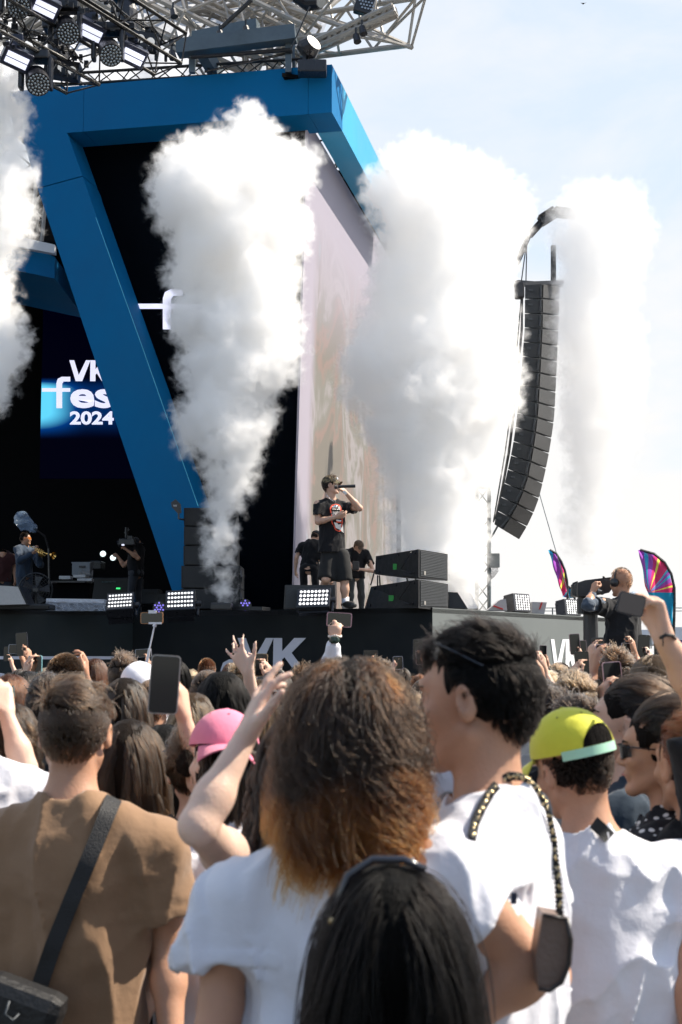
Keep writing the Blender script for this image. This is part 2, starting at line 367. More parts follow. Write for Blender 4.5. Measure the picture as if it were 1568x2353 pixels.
# pale side screen
def pic_mat():
    m = bpy.data.materials.new('side_picture'); m.use_nodes = True; n = m.node_tree; p = n.nodes['Principled BSDF']; l = n.links.new
    t = n.nodes.new('ShaderNodeTexCoord'); mp_ = n.nodes.new('ShaderNodeMapping'); l(t.outputs['Object'], mp_.inputs[0])
    dr = Vector((sd.x, sd.y, 0)); mp_.inputs['Scale'].default_value = (.8, .34, .26)
    nz = n.nodes.new('ShaderNodeTexNoise'); nz.inputs['Scale'].default_value = 1.5; nz.inputs['Detail'].default_value = 6; nz.inputs['Distortion'].default_value = .7; nz.inputs['Roughness'].default_value = .55; l(mp_.outputs[0], nz.inputs[0])
    cr_ = n.nodes.new('ShaderNodeValToRGB'); cr_.color_ramp.interpolation = 'EASE'; e = cr_.color_ramp.elements
    cols = [(0, (.10, .09, .08)), (.36, (.14, .128, .112)), (.44, (.19, .14, .125)), (.49, (.15, .145, .13)), (.55, (.23, .215, .22)), (.61, (.15, .13, .115)), (.68, (.14, .24, .27))]
    e[0].position = 0; e[0].color = (*cols[0][1], 1); e[1].position = .4; e[1].color = (*cols[1][1], 1)
    for q_, c_ in cols[2:]: x = e.new(q_); x.color = (*c_, 1)
    l(nz.outputs['Fac'], cr_.inputs[0])
    # margins of the picture are plain lilac-white; second noise keeps most of the upper part plain
    sp = n.nodes.new('ShaderNodeSeparateXYZ'); l(t.outputs['Object'], sp.inputs[0])
    a = n.nodes.new('ShaderNodeMapRange'); a.inputs[1].default_value = K0.y+.7; a.inputs[2].default_value = K0.y+1.2; l(sp.outputs[1], a.inputs[0])
    z_ = n.nodes.new('ShaderNodeMapRange'); z_.inputs[1].default_value = 9.4; z_.inputs[2].default_value = 6.8; l(sp.outputs[2], z_.inputs[0])
    mu = n.nodes.new('ShaderNodeMath'); mu.operation = 'MULTIPLY'; l(a.outputs[0], mu.inputs[0]); l(z_.outputs[0], mu.inputs[1])
    mx_ = n.nodes.new('ShaderNodeMix'); mx_.data_type = 'RGBA'; mx_.inputs[6].default_value = (.27, .25, .30, 1); l(mu.outputs[0], mx_.inputs[0]); l(cr_.outputs[0], mx_.inputs[7])
    l(mx_.outputs[2], p.inputs['Base Color']); p.inputs['Roughness'].default_value = .6; p.inputs['Specular IOR Level'].default_value = .2
    l(mx_.outputs[2], p.inputs['Emission Color']); p.inputs['Emission Strength'].default_value = .12
    return m
kf = K0+sd*9.4
sb = kb+sd*6.6
b = MB(); b.poly([K0+n1*.01, zz(kf, K0.z), zz(kf, FL), zz(kb, FL)+n1*.01], .035, -inn); b.build('side_screen', pic_mat(), tower)
# dark rigging between the screen's top edge and the blue soffit
q = MB()
for i in range(150):
    u = random.random(); p = K0.lerp(zz(kf, K0.z), u); o_ = -inn*random.uniform(.02, .42); p = p+o_+Vector((0, 0, random.uniform(.0, .25)))
    d = Vector((random.uniform(-1, 1), random.uniform(-1, 1), random.uniform(-.6, .6))).normalized()*random.uniform(.04, .12); q.bar(p-d, p+d, .025)
x_ = q.build('rigging', METALB, tower); x_['kind'] = 'stuff'
b = MB(); tp = C0+bk*.9-inn*.0
b.poly([zz(K0+n1*.85, K0.z+.42)-ft*.2, zz(C0+n1*-.05, K0.z+.42)+inn*.45, zz(Fr, K0.z+.42)+inn*.45, zz(kf, K0.z+.42)], .06, (0, 0, 1)); b.build('top_cover', MATTE, tower)
b = MB(); b.poly([zz(fl_, K0.z+.22)+bk*.42, zz(K0, K0.z+.22)+bk*.42-ft*.7, zz(K0, FL)+bk*.42-ft*.7, zz(onp(500, 1398, K0, nF), FL)+bk*.42], .2, bk); b.build('back_wall', MATTE, tower)
# ---------------------------------------------------------------- dark stage interior, back wall and logo screen
b = MB(); b.poly([(-14, 33, FL), (1.4, 33, FL), (1.4, 33, 13.2), (-14, 33, 13.2)], .2, (0, 1, 0)); tag(b.build('stage_backdrop', MATTE), 'black cloth at the back of the dark stage', 'backdrop')
hd = empty('stage_header', (-7, 24, 9), 'blue and white header beam over the dark stage, behind the leftmost smoke', 'beam')
p, q_ = at(-60, 500, 24.5), at(126, 565, 24.5)
b = MB(); b.poly([at(-60, 505, 24.5), at(126, 590, 24.5), at(126, 640, 24.5), at(-60, 600, 24.5)], 3, (0, 1, 0)); b.build('header_panel', BLUE, hd)
b = MB(); b.poly([at(-60, 520, 24.3), at(126, 562, 24.3), at(126, 582, 24.3), at(-60, 548, 24.3)], .15, (0, 1, 0)); b.build('white_edge', WHITE, hd)
b = MB(); b.poly([(-14, 25, 9.0), (-3.3, 25, 9.0), (-3.3, 33, 9.0), (-14, 33, 9.0)], .1, (0, 0, 1)); b.build('ceiling_cloth', MATTE, hd)
ns_ = Vector((0, -1, 0)); S0 = at(95, 900, 29)
scr = empty('logo_screen', (S0.x, 29, S0.z-1), 'video screen showing the festival logo and year on a blue glow inside the dark stage', 'screen')
def logo_mat():
    m = bpy.data.materials.new('logo_screen'); m.use_nodes = True; n = m.node_tree; p = n.nodes['Principled BSDF']; l = n.links.new
    t = n.nodes.new('ShaderNodeTexCoord'); sp = n.nodes.new('ShaderNodeSeparateXYZ'); l(t.outputs['Object'], sp.inputs[0])
    o = Vector((0, 0, 0))
    def mr_(src, a, b_, inv=False):
        x = n.nodes.new('ShaderNodeMapRange'); x.interpolation_type = 'SMOOTHSTEP'; x.inputs[1].default_value = a; x.inputs[2].default_value = b_; l(src, x.inputs[0]); return x.outputs[0]
    zlo = at(95, 1005, 29).z-o.z; zhi = at(95, 868, 29).z-o.z; zc = at(95, 935, 29).z-o.z
    x_ = mr_(sp.outputs[0], S0.x+1.0, S0.x-.1); a_ = mr_(sp.outputs[2], zlo-.05, zc-.1); b_ = mr_(sp.outputs[2], zhi+.02, zhi-.25)
    m1 = n.nodes.new('ShaderNodeMath'); m1.operation = 'MULTIPLY'; l(a_, m1.inputs[0]); l(b_, m1.inputs[1])
    m2 = n.nodes.new('ShaderNodeMath'); m2.operation = 'MULTIPLY_ADD'; l(m1.outputs[0], m2.inputs[0]); l(x_, m2.inputs[1])
    m3 = n.nodes.new('ShaderNodeMath'); m3.operation = 'MULTIPLY'; m3.inputs[1].default_value = .18; l(m1.outputs[0], m3.inputs[0]); l(m3.outputs[0], m2.inputs[2])
    cr_ = n.nodes.new('ShaderNodeValToRGB'); e = cr_.color_ramp.elements; e[0].color = (0, 0, .003, 1); e[1].color = (.10, .55, .80, 1); k = e.new(.35); k.color = (0, .03, .16, 1)
    l(m2.outputs[0], cr_.inputs[0]); l(cr_.outputs[0], p.inputs['Emission Color']); p.inputs['Emission Strength'].default_value = .7; p.inputs['Base Color'].default_value = (.001, .001, .0015, 1); p.inputs['Specular IOR Level'].default_value = .05; p.inputs['Roughness'].default_value = .7
    return m
b = MB(); b.box((S0.x+2.2, 29.08, S0.z+.4), (4.4, .12, 4.4)); b.build('screen_panel', logo_mat(), scr)
s0_ = Vector((0, 29.018, 0)); n0_ = Vector((0, -1, 0))
decal('logo', vkmap(160, 828, 252, 876)+fpoly(130, 866, 162, 938, 97), s0_, n0_, GLOW, scr)
text('est', 'lettering', 162, 884, 305, 938, s0_, n0_, GLOW, scr, .03)
text('2024', 'lettering', 161, 945, 262, 976, s0_, n0_, GLOW, scr, .035)
# ---------------------------------------------------------------- trusses, roof
def truss_mb(a, b_, wd, ht, r=.025, rd=.014, bay=None, up=(0, 0, 1), n=4):
    """box truss between two points: four chords and zig-zag lacing"""
    a = Vector(a); b_ = Vector(b_); d = b_-a; Ln = d.length; d.normalize(); x = d.cross(Vector(up)).normalized(); y = x.cross(d).normalized()
    q = MB(); cs = [x*wd/2+y*ht/2, -x*wd/2+y*ht/2, -x*wd/2-y*ht/2, x*wd/2-y*ht/2] if n == 4 else [y*ht/2, -x*wd/2-y*ht/2, x*wd/2-y*ht/2]
    for c in cs: q.tube([a+c, b_+c], r, 6)
    bay = bay or max(wd, ht); k = max(2, round(Ln/bay))
    for j in range(len(cs)):
        c1, c2 = cs[j], cs[(j+1) % len(cs)]
        for i in range(k):
            p = a+d*(Ln*i/k); q2 = a+d*(Ln*(i+1)/k)
            if i % 2: c1_, c2_ = c2, c1
            else: c1_, c2_ = c1, c2
            q.tube([p+c1_, q2+c2_], rd, 5, False)
        q.tube([a+c1, a+c2], rd, 5, False); q.tube([b_+c1, b_+c2], rd, 5, False)
    return q
BT = mat('black_truss', (.022, .021, .020), .35, metal=.5, noise=.2, nscale=20)
def clamps(q, a, b_, n, r=.05):
    for i in range(n):
        p = Vector(a).lerp(Vector(b_), (i+.5)/n)+Vector((random.uniform(-.04, .04), 0, random.uniform(-.06, .06))); q.box(p, (r*random.uniform(.8, 1.8), r, r*random.uniform(.8, 2)))
def black_truss(p, q_, label, cl=20):
    a, b_ = p, q_; e = empty('lighting_truss', a, label, 'truss', 'black lighting trusses under the roof')
    truss_mb(a, b_, .62, .5, .028, .013, .42).build('truss_frame', BT, e)
    c = MB(); clamps(c, a-Vector((0, .3, .25)), b_-Vector((0, .3, .25)), cl); clamps(c, a+Vector((0, .3, .25)), b_+Vector((0, .3, .25)), cl)
    for k in range(3):
        pts = [a.lerp(b_, t/14)+Vector((.02*k, .25+.03*k, .30+.05*math.sin(t*1.7+k)-.04*(t % 2))) for t in range(14)]; c.tube(pts, .013, 5)
    c.build('clamps_and_cables', METALB, e); return e
black_truss(at(40, -95, 18.6), at(392, 125, 20.6), 'longer black lighting truss running down towards the blue beam')
black_truss(at(-60, 30, 18.3), at(192, 167, 20.2), 'shorter black lighting truss at the left edge')
e = empty('parapet_truss', Lf+Vector((0, 0, .2)), 'slim black truss lying along the top of the blue beam', 'truss')
o_ = Vector((0, 0, .17))+bk*.35
truss_mb(onp(100, 196, C0+bk*.35, n1)+Vector((0, 0, .06)), zz(C0-ft*.45, zt)+o_, .22, .24, .026, .012, .26, n=3).build('truss_frame', BT, e)
for p0_, p1_, wd, lb in (((150, -60, 24), (420, 75, 23.5), .5, 'pale roof truss seen between the black lighting trusses'), ((250, -30, 27), (640, 150, 25), .75, 'pale roof truss running down to the grey hoist beams'), ((330, -60, 25), (690, 118, 24), .7, 'pale roof truss above the grey hoist beams'),
                     ((500, 150, 25), (800, -90, 27), .8, 'pale roof truss rising to the right behind the hoist beams'), ((610, 145, 26), (614, -80, 26), .8, 'upright pale mast truss behind the hoist beams'), ((655, 150, 27), (660, -80, 27), .7, 'upright pale mast truss nearest the roof boom'),
                     ((12, 95, 25), (160, -20, 24), .55, 'pale roof truss at the upper left between the lamps'), ((60, 80, 25.5), (240, -25, 25), .6, 'second pale roof truss at the upper left'), ((470, 95, 26.5), (905, 30, 23), .8, 'long pale boom truss reaching out over the sky'), ((690, 122, 22.8), (908, 24, 22.2), .12, 'lower edge boom of the roof overhang'),
                     ((575, -70, 27), (908, 34, 22.8), .85, 'upper pale boom truss meeting the tip of the overhang'), ((430, -60, 26), (700, 80, 25), .6, 'pale roof truss crossing above the hoist beams')):
    e = empty('roof_truss', at(*p0_), lb, 'truss', 'pale aluminium roof trusses')
    truss_mb(at(*p0_), at(*p1_), wd*1.15, wd, .048, .026, wd*1.05).build('truss_frame', ALU, e)
e = empty('side_truss', at(70, 480, 26), 'pale lattice tower glimpsed behind the left smoke beside the blue leg', 'truss')
truss_mb(at(30, 560, 27), at(52, 330, 27), .9, .9, .04, .02, .6).build('truss_frame', ALU, e)
GS = mat('grey_steel', (.10, .13, .15), .4, metal=.3, noise=.15, nscale=6)
hb = empty('hoist_frame', at(560, 110, 22.6), 'grey square steel hoist beams resting on the top of the tower', 'beam frame')
b = MB(); b.bar(at(408, 112, 22.4), at(680, 78, 22.2), .26, .24); b.build('beam', GS, hb)
b = MB(); b.bar(at(447, 92, 23.2), at(594, 62, 22.9), .22, .22); b.build('beam', GS, hb)
b = MB(); b.bar(at(452, 92, 22.7), at(500, 172, 23.1), .2, .2); b.build('brace', GS, hb)
for x_, Y_, w_ in ((442, 22.5, .1), (663, 22.3, .1), (675, 22.8, .05)): b = MB(); b.bar(at(x_, 93, Y_), at(x_, 168, Y_), w_, w_); b.build('post', GS, hb)
b = MB(); b.tube([at(440, 132, 22.3), at(672, 114, 22.2)], .035, 8); b.tube([at(470, 165, 22.3), at(672, 120, 22.3)], .02, 6); b.build('rail', METALB, hb)
for i, (a_, c_) in enumerate((((507, 65), (578, 0)), ((668, 115), (712, 15)))):
    b = MB(); b.tube([at(*a_, 21.8), at(*c_, 21.8)], (.035, .012)[i], 8); tag(b.build('strut', METALB), ('thick black strut crossing the pale trusses', 'thin black line hanging from the roof boom to the tower')[i], 'strut')
def roof_fabric():
    m = bpy.data.materials.new('roof_fabric'); m.use_nodes = True; n = m.node_tree; l = n.links.new; n.nodes.remove(n.nodes['Principled BSDF'])
    d = n.nodes.new('ShaderNodeBsdfDiffuse'); d.inputs[0].default_value = (.42, .44, .47, 1); t = n.nodes.new('ShaderNodeBsdfTranslucent'); t.inputs[0].default_value = (.50, .52, .56, 1)
    nz = n.nodes.new('ShaderNodeTexNoise'); nz.inputs['Scale'].default_value = 1.4; nz.inputs['Detail'].default_value = 8; nz.inputs['Distortion'].default_value = 1
    tc_ = n.nodes.new('ShaderNodeTexCoord'); l(tc_.outputs['Object'], nz.inputs[0])
    bu = n.nodes.new('ShaderNodeBump'); bu.inputs['Strength'].default_value = .5; bu.inputs['Distance'].default_value = .2; l(nz.outputs['Fac'], bu.inputs['Height']); l(bu.outputs[0], d.inputs['Normal']); l(bu.outputs[0], t.inputs['Normal'])
    mx_ = n.nodes.new('ShaderNodeMixShader'); mx_.inputs[0].default_value = .8; l(d.outputs[0], mx_.inputs[1]); l(t.outputs[0], mx_.inputs[2]); l(mx_.outputs[0], n.nodes['Material Output'].inputs[0]); return m
rf = MB()
ra, rb_, rc_, rd_ = at(-60, 250, 34), at(700, 190, 34), at(790, -40, 27), at(-60, -160, 22)
rf.grid(lambda u, v: (ra.lerp(rb_, u)).lerp(rd_.lerp(rc_, u), v)+Vector((0, 0, -.9*math.sin(u*PI)*math.sin(v*PI)+.06*math.sin(u*40))), 40, 20)
o = rf.build('roof_canopy', roof_fabric(), None, True); tag(o, 'translucent white roof skin stretched above the trusses', 'canopy'); o.visible_shadow = True
# ---------------------------------------------------------------- lamps on the trusses
LENS = mat('lens_glass', (.35, .37, .38), .12, spec=1, metal=.6); DARKL = mat('lamp_body', (.012, .013, .018), .35, spec=.6, noise=.2, nscale=25)
STRB = mat('lit_panel', (.9, .9, .95), .4, emit=(.78, .80, 1.0), estr=.52)
STRB2 = mat('lit_cell', (.9, .9, .9), .4, emit=(1, .98, .96), estr=.75); AMB = mat('cell_core', (.2, .2, .2), .4, emit=(.55, .5, .48), estr=.7)
def frame_from(f, up=(0, 0, 1)):
    f = Vector(f).normalized(); r_ = f.cross(Vector(up)).normalized(); u = r_.cross(f); return r_, f, u
def moving_head(px, py, Y, label, sc=1.0, aim=(.25, -.72, -.66)):
    c = at(px, py, Y); e = empty('moving_head_lamp', c+Vector((0, 0, .35*sc)), label, 'stage lamp', 'round moving head lamps on the trusses')
    r_, f, u = frame_from(aim)
    b = MB(); b.box(c+Vector((-.04, .05, .40*sc)), (.46*sc, .3*sc, .15*sc), bev=.03); b.build('base', DARKL, e)
    for s in (-1, 1): b = MB(); b.box(c+Vector((s*.23*sc-.03, .04, .12*sc)), (.07*sc, .19*sc, .52*sc), bev=.03); b.build('yoke_arm', DARKL, e)
    b = MB(); b.tube([c-f*.30*sc, c-f*.2*sc, c+f*.08*sc, c+f*.2*sc], [.11*sc, .17*sc, .19*sc, .19*sc], 20); hdm = b.build('head', DARKL, e)
    b = MB()
    for k, (n_, rr) in enumerate(((1, 0), (6, .052), (12, .103), (18, .152))):
        for i in range(n_):
            a = 2*PI*i/n_+k*.2; p = c+f*.2*sc+(r_*math.cos(a)+u*math.sin(a))*rr*sc; b.tube([p, p+f*.012*sc, p+f*.02*sc], [.022*sc, .02*sc, .008*sc], 8)
    b.build('lens', LENS, hdm); return e
def strobe(px, py, Y, label, w_=.34, h_=.19, aim=(.22, -.75, -.62), roll=.34):
    c = at(px, py, Y); e = empty('strobe_panel', c, label, 'stage lamp', 'lit strobe panels on the trusses'); r_, f, u = frame_from(aim)
    r2 = r_*math.cos(roll)+u*math.sin(roll); u = u*math.cos(roll)-r_*math.sin(roll); r_ = r2; m = Matrix((r_, f, u)).transposed()
    b = MB(); b.box(c-f*.12, (w_*1.18, .22, h_*1.5), m, bev=.02); b.box(c-f*.12+Vector((0, 0, .24)), (w_*.5, .08, .16)); b.build('housing', mat('strobe_body', (.02, .025, .05), .35, spec=.6), e)
    b = MB()
    for s in (-.5, .5): b.box(c+f*.012+u*s*h_*.46, (w_*.9, .01, h_*.38), m)
    b.build('light_strip', STRB, e); return e
for (x, y, Y, sc, lb) in ((41, 8, 18.9, .88, 'moving head lamp cut by the top edge at the far left'), (154, 68, 19.3, .88, 'moving head lamp on the longer black truss between two strobe panels, near the top'), (252, 118, 19.6, .88, 'moving head lamp on the longer black truss, lowest on it'), (86, 184, 19.0, .88, 'moving head lamp under the end of the shorter truss above the smoke')):
    moving_head(x, y, Y, lb, sc)
for (x, y, Y, lb) in ((104, 20, 19, 'strobe panel cut by the top edge of the picture'), (209, 76, 19.5, 'strobe panel in the middle of the longer black truss'), (306, 130, 19.8, 'strobe panel at the lower end of the longer black truss'), (39, 138, 18.8, 'strobe panel on the shorter truss beside the left smoke')):
    strobe(x, y, Y, lb)
def blinder(px, py, Y, label):
    c = at(px, py, Y); e = empty('blinder_lamp', c, label, 'stage lamp', 'two-cell lamps behind the trusses'); b = MB(); b.bar(c+Vector((-.28, .05, -.02)), c+Vector((.22, .05, -.1)), .22, .24); b.build('housing', DARKL, e)
    b = MB()
    for s in (0, 1): b.disc(c+Vector((-.02+s*.15, -.06, -.06-s*.05)), (.1, -1, -.3), .062, .02, 16)
    b.build('lens', mat('blinder_glass', (.6, .6, .58), .25, emit=(.8, .8, .8), estr=.25), e)
blinder(328, 84, 20.4, 'two-cell lamp hanging behind the end of the longer black truss'); blinder(148, 150, 20.0, 'two-cell lamp hanging behind the end of the shorter black truss')
for (x, y, Y, lb) in ((289, 35, 21, 'black moving lamp hanging upside down between the trusses'), (132, 105, 20.4, 'black moving lamp in the gap between the two black trusses')):
    c = at(x, y, Y); e = empty('spot_lamp', c, lb, 'stage lamp'); b = MB(); b.box(c+Vector((0, 0, .3)), (.42, .3, .16), bev=.03); b.build('base', DARKL, e)
    b = MB(); b.tube([c+Vector((0, 0, .22)), c+Vector((.02, 0, .05)), c+Vector((.03, -.02, -.4))], [.13, .17, .15], 16); b.build('head', DARKL, e)
c = at(712, 118, 22.0); e = empty('spot_lamp', c-Vector((0, 0, .3)), 'black spot lamp standing on the corner of the blue beam', 'stage lamp')
b = MB(); b.box(at(718, 158, 22.0), (.46, .3, .2), bev=.02); b.build('base', DARKL, e); b = MB(); b.box(at(715, 138, 22.05), (.06, .16, .34)); b.box(at(700, 135, 22.05), (.06, .16, .2)); b.build('yoke', DARKL, e)
b = MB(); b.tube([at(697, 122, 22), at(708, 112, 22), at(722, 97, 21.9)], [.15, .19, .14], 16); b.build('head', DARKL, e)
for (x, y, lb) in ((711, 4, 'black lamp cut by the top edge under the pale boom'), (838, 12, 'lit panel lamp fixed near the tip of the pale boom')):
    c = at(x, y, 22.4); e = empty('boom_lamp', c, lb, 'stage lamp'); b = MB(); b.tube([c+Vector((-.22, 0, .12)), c, c+Vector((.18, -.1, -.04))], [.12, .16, .13], 14) if x < 800 else b.box(c, (.3, .16, .32), Euler((0, .3, 0)).to_matrix(), bev=.02); b.build('housing', DARKL, e)
    b = MB()
    if x > 800:
        for i in range(5):
            for j in range(4): b.disc(c+Vector((-.1+.05*i+.02*j, -.09, .1-.06*j-.012*i)), (0, -1, 0), .018, .01, 8)
    else: b.disc(c+Vector((.19, -.12, -.05)), (.6, -.7, -.3), .1, .01, 16)
    b.build('lens', LENS, e)
for (x, y, wh) in ((818, 80, 'under the boom near its tip'), (832, 62, 'nearer the tip on top of the boom'), (505, 72, 'beside the thick black strut'), (395, 118, 'at the end of the longer black truss'), (565, 62, 'above the grey hoist beams'), (398, 22, 'near the top edge above the trusses')):
    c = at(x, y, 22.3); e = empty('truss_light', c, 'small black clamped lamp '+wh, 'stage lamp', 'small clamped lamps'); b = MB(); b.tube([c, c+Vector((.03, -.04, -.14))], [.05, .065], 10); b.build('housing', DARKL, e); b = MB(); b.bar(c, c+Vector((0, 0, .12)), .03); b.build('clamp', METALB, e)
# ---------------------------------------------------------------- people
def skin(name, col): 
    return mat('skin_'+name, col, .48, spec=.35, sss=.12, noise=.10, nscale=9, bump=.12, bscale=160)
SK = {'a': skin('fair', (.58, .36, .26)), 'b': skin('tan', (.46, .25, .16)), 'c': skin('pale', (.68, .47, .37)), 'd': skin('deep', (.36, .19, .12))}
def cloth(name, col, rough=.85, sheen=.25, bump=.35):
    return mat('cloth_'+name, col, rough, spec=.2, sheen=sheen, noise=.06, nscale=5, bump=.55, bscale=16)
def hair_mat(name, root, tip=None, rough=.32, tp=.6, zr=None):
    if name in _M: return _M[name]
    m = bpy.data.materials.new(name); m.use_nodes = True; _M[name] = m; n = m.node_tree; l = n.links.new; n.nodes.remove(n.nodes['Principled BSDF'])
    h = n.nodes.new('ShaderNodeBsdfHairPrincipled'); h.parametrization = 'COLOR'; h.inputs['Roughness'].default_value = rough; h.inputs['Radial Roughness'].default_value = .4
    i = n.nodes.new('ShaderNodeHairInfo'); cr_ = n.nodes.new('ShaderNodeValToRGB'); e = cr_.color_ramp.elements; tip = tip or tuple(min(1, c*1.5) for c in root)
    e[0].color = (*root, 1); e[0].position = tp*.55; e[1].color = (*tip, 1); e[1].position = min(1, tp*1.35)
    ad_ = n.nodes.new('ShaderNodeMath'); ad_.operation = 'MULTIPLY_ADD'; ad_.inputs[1].default_value = .3; l(i.outputs['Random'], ad_.inputs[0])
    sb_ = n.nodes.new('ShaderNodeMath'); sb_.operation = 'SUBTRACT'; sb_.inputs[1].default_value = .15; l(i.outputs['Intercept'], sb_.inputs[0]); l(sb_.outputs[0], ad_.inputs[2]); l(ad_.outputs[0], cr_.inputs[0])
    if zr:   # dyed lengths: the colour changes with the height of the lock
        tc_ = n.nodes.new('ShaderNodeTexCoord'); sz_ = n.nodes.new('ShaderNodeSeparateXYZ'); l(tc_.outputs['Object'], sz_.inputs[0]); mz_ = n.nodes.new('ShaderNodeMapRange'); mz_.inputs[1].default_value = zr[0]; mz_.inputs[2].default_value = zr[1]; l(sz_.outputs[2], mz_.inputs[0])
        nz_ = n.nodes.new('ShaderNodeTexNoise'); nz_.inputs['Scale'].default_value = 9; l(tc_.outputs['Object'], nz_.inputs[0]); ma_ = n.nodes.new('ShaderNodeMath'); ma_.operation = 'MULTIPLY_ADD'; ma_.inputs[1].default_value = 1.7; l(nz_.outputs['Fac'], ma_.inputs[0])
        mb_ = n.nodes.new('ShaderNodeMath'); mb_.operation = 'SUBTRACT'; mb_.inputs[1].default_value = .92; l(mz_.outputs[0], mb_.inputs[0]); l(mb_.outputs[0], ma_.inputs[2]); l(ma_.outputs[0], cr_.inputs[0]); e[0].position = 0; e[1].position = 1
    h.inputs['Random Roughness'].default_value = .3; h.inputs['IOR'].default_value = 1.22 if 'black' in name else 1.42; l(cr_.outputs[0], h.inputs['Color']); l(h.outputs[0], n.nodes['Material Output'].inputs[0]); return m
def mass_mat(name, col):
    return mat('hairmass_'+name, tuple(c*.5 for c in col), .7, spec=.12, noise=.4, nscale=40, bump=.8, bscale=90, stretch=(3, 3, .35))
HC = {'black': ((.0022, .0018, .0017), (.004, .003, .0026)), 'dark': ((.0075, .0045, .003), (.014, .008, .005)), 'brown': ((.018, .0095, .005), (.042, .022, .011)), 'light': ((.085, .05, .026), (.15, .09, .048)),
      'blond': ((.17, .11, .06), (.30, .20, .115)), 'red': ((.075, .022, .008), (.16, .05, .016)), 'ombre': ((.010, .0050, .0027), (.19, .052, .007)), 'grey': ((.05, .04, .032), (.09, .075, .06))}

def rotm(yaw=0, pitch=0, roll=0):
    """head frame in world: columns right, forward, up; yaw 0 looks along +Y, positive turns to the left"""
    return np.array(Matrix.Rotation(yaw, 3, 'Z') @ Matrix.Rotation(pitch, 3, 'X') @ Matrix.Rotation(roll, 3, 'Y'))
def ik(S, W, a, b, pole):
    S, W, pole = np.array(S, float), np.array(W, float), np.array(pole, float); d = W-S; D = np.linalg.norm(d); d = d/D
    if D > (a+b)*.985: k = D/((a+b)*.985); a *= k; b *= k
    if D < abs(a-b)*1.05: D = abs(a-b)*1.05
    x = (D*D+a*a-b*b)/(2*D); h = math.sqrt(max(a*a-x*x, 0)); p = pole-d*(pole @ d); p = p/max(np.linalg.norm(p), 1e-6)
    return S+d*x+p*h
def unit(v): v = np.array(v, float); return v/max(np.linalg.norm(v), 1e-9)
POSES = {'relaxed': ((18, 25, 15), (24, 30, 18), (28, 32, 20), (32, 34, 22), 3), 'grip': ((62, 75, 40), (64, 78, 42), (66, 78, 42), (66, 75, 40), 1), 'phone': ((22, 38, 30), (26, 42, 30), (30, 45, 30), (34, 48, 30), 2),
         'clasp': ((62, 32, 12), (60, 38, 18), (62, 42, 22), (64, 45, 25), 3), 'spread': ((8, 22, 14), (-4, 14, 10), (14, 30, 20), (-2, 12, 10), 13), 'flat': ((6, 8, 6), (4, 8, 6), (6, 8, 6), (8, 10, 8), 2), 'pinch': ((50, 55, 20), (55, 55, 30), (60, 60, 30), (62, 60, 30), 1)}
def hand(w, d, n, side, pose='relaxed', s=1.0):
    """prims of a hand: w wrist, d towards the fingers, n the way the palm faces, side +1 right -1 left"""
    w = np.array(w, float); d = unit(d); n = unit(np.array(n, float)-d*(np.array(n, float) @ d)); l = np.cross(n, d)*(-side)   # towards the thumb
    l = -l if False else l
    out = []; kn = [(.088, .030), (.092, .010), (.088, -.010), (.080, -.029)]; ln = [.072, .080, .074, .058]
    ps = POSES[pose]; spread = ps[4]
    for i, (a, b) in enumerate(kn):
        base = w+(d*.012+l*b*.55)*s; k = w+(d*a+l*b)*s; out.append((rc(base, k, .0165*s, .0120*s), .012*s))
        sa = R((1.5-i)*spread); fd = unit(d*math.cos(sa)+l*math.sin(sa)); ang = 0; p = k; L_ = ln[i]*s; r = .0098*s
        for j, fr in enumerate((.46, .31, .25)):
            ang += R(ps[i][j]); dr = fd*math.cos(ang)+n*math.sin(ang); q = p+dr*L_*fr; out.append((rc(p, q, r, r*.88), .004*s)); p = q; r *= .88
    t0 = w+(d*.022+l*.018+n*.004)*s
    if pose in ('grip', 'pinch'): t1 = w+(d*.058+l*.042+n*.022)*s; t2 = w+(d*.078+l*.030+n*.045)*s; t3 = w+(d*.090+l*.010+n*.052)*s
    elif pose == 'spread': t1 = w+(d*.045+l*.052+n*.008)*s; t2 = w+(d*.072+l*.078+n*.012)*s; t3 = w+(d*.094+l*.095+n*.016)*s
    else: t1 = w+(d*.055+l*.044+n*.012)*s; t2 = w+(d*.085+l*.052+n*.020)*s; t3 = w+(d*.110+l*.050+n*.026)*s
    out += [(rc(t0, t1, .0165*s, .0125*s), .014*s), (rc(t1, t2, .0118*s, .0102*s), .004*s), (rc(t2, t3, .0100*s, .0085*s), .004*s)]
    return out
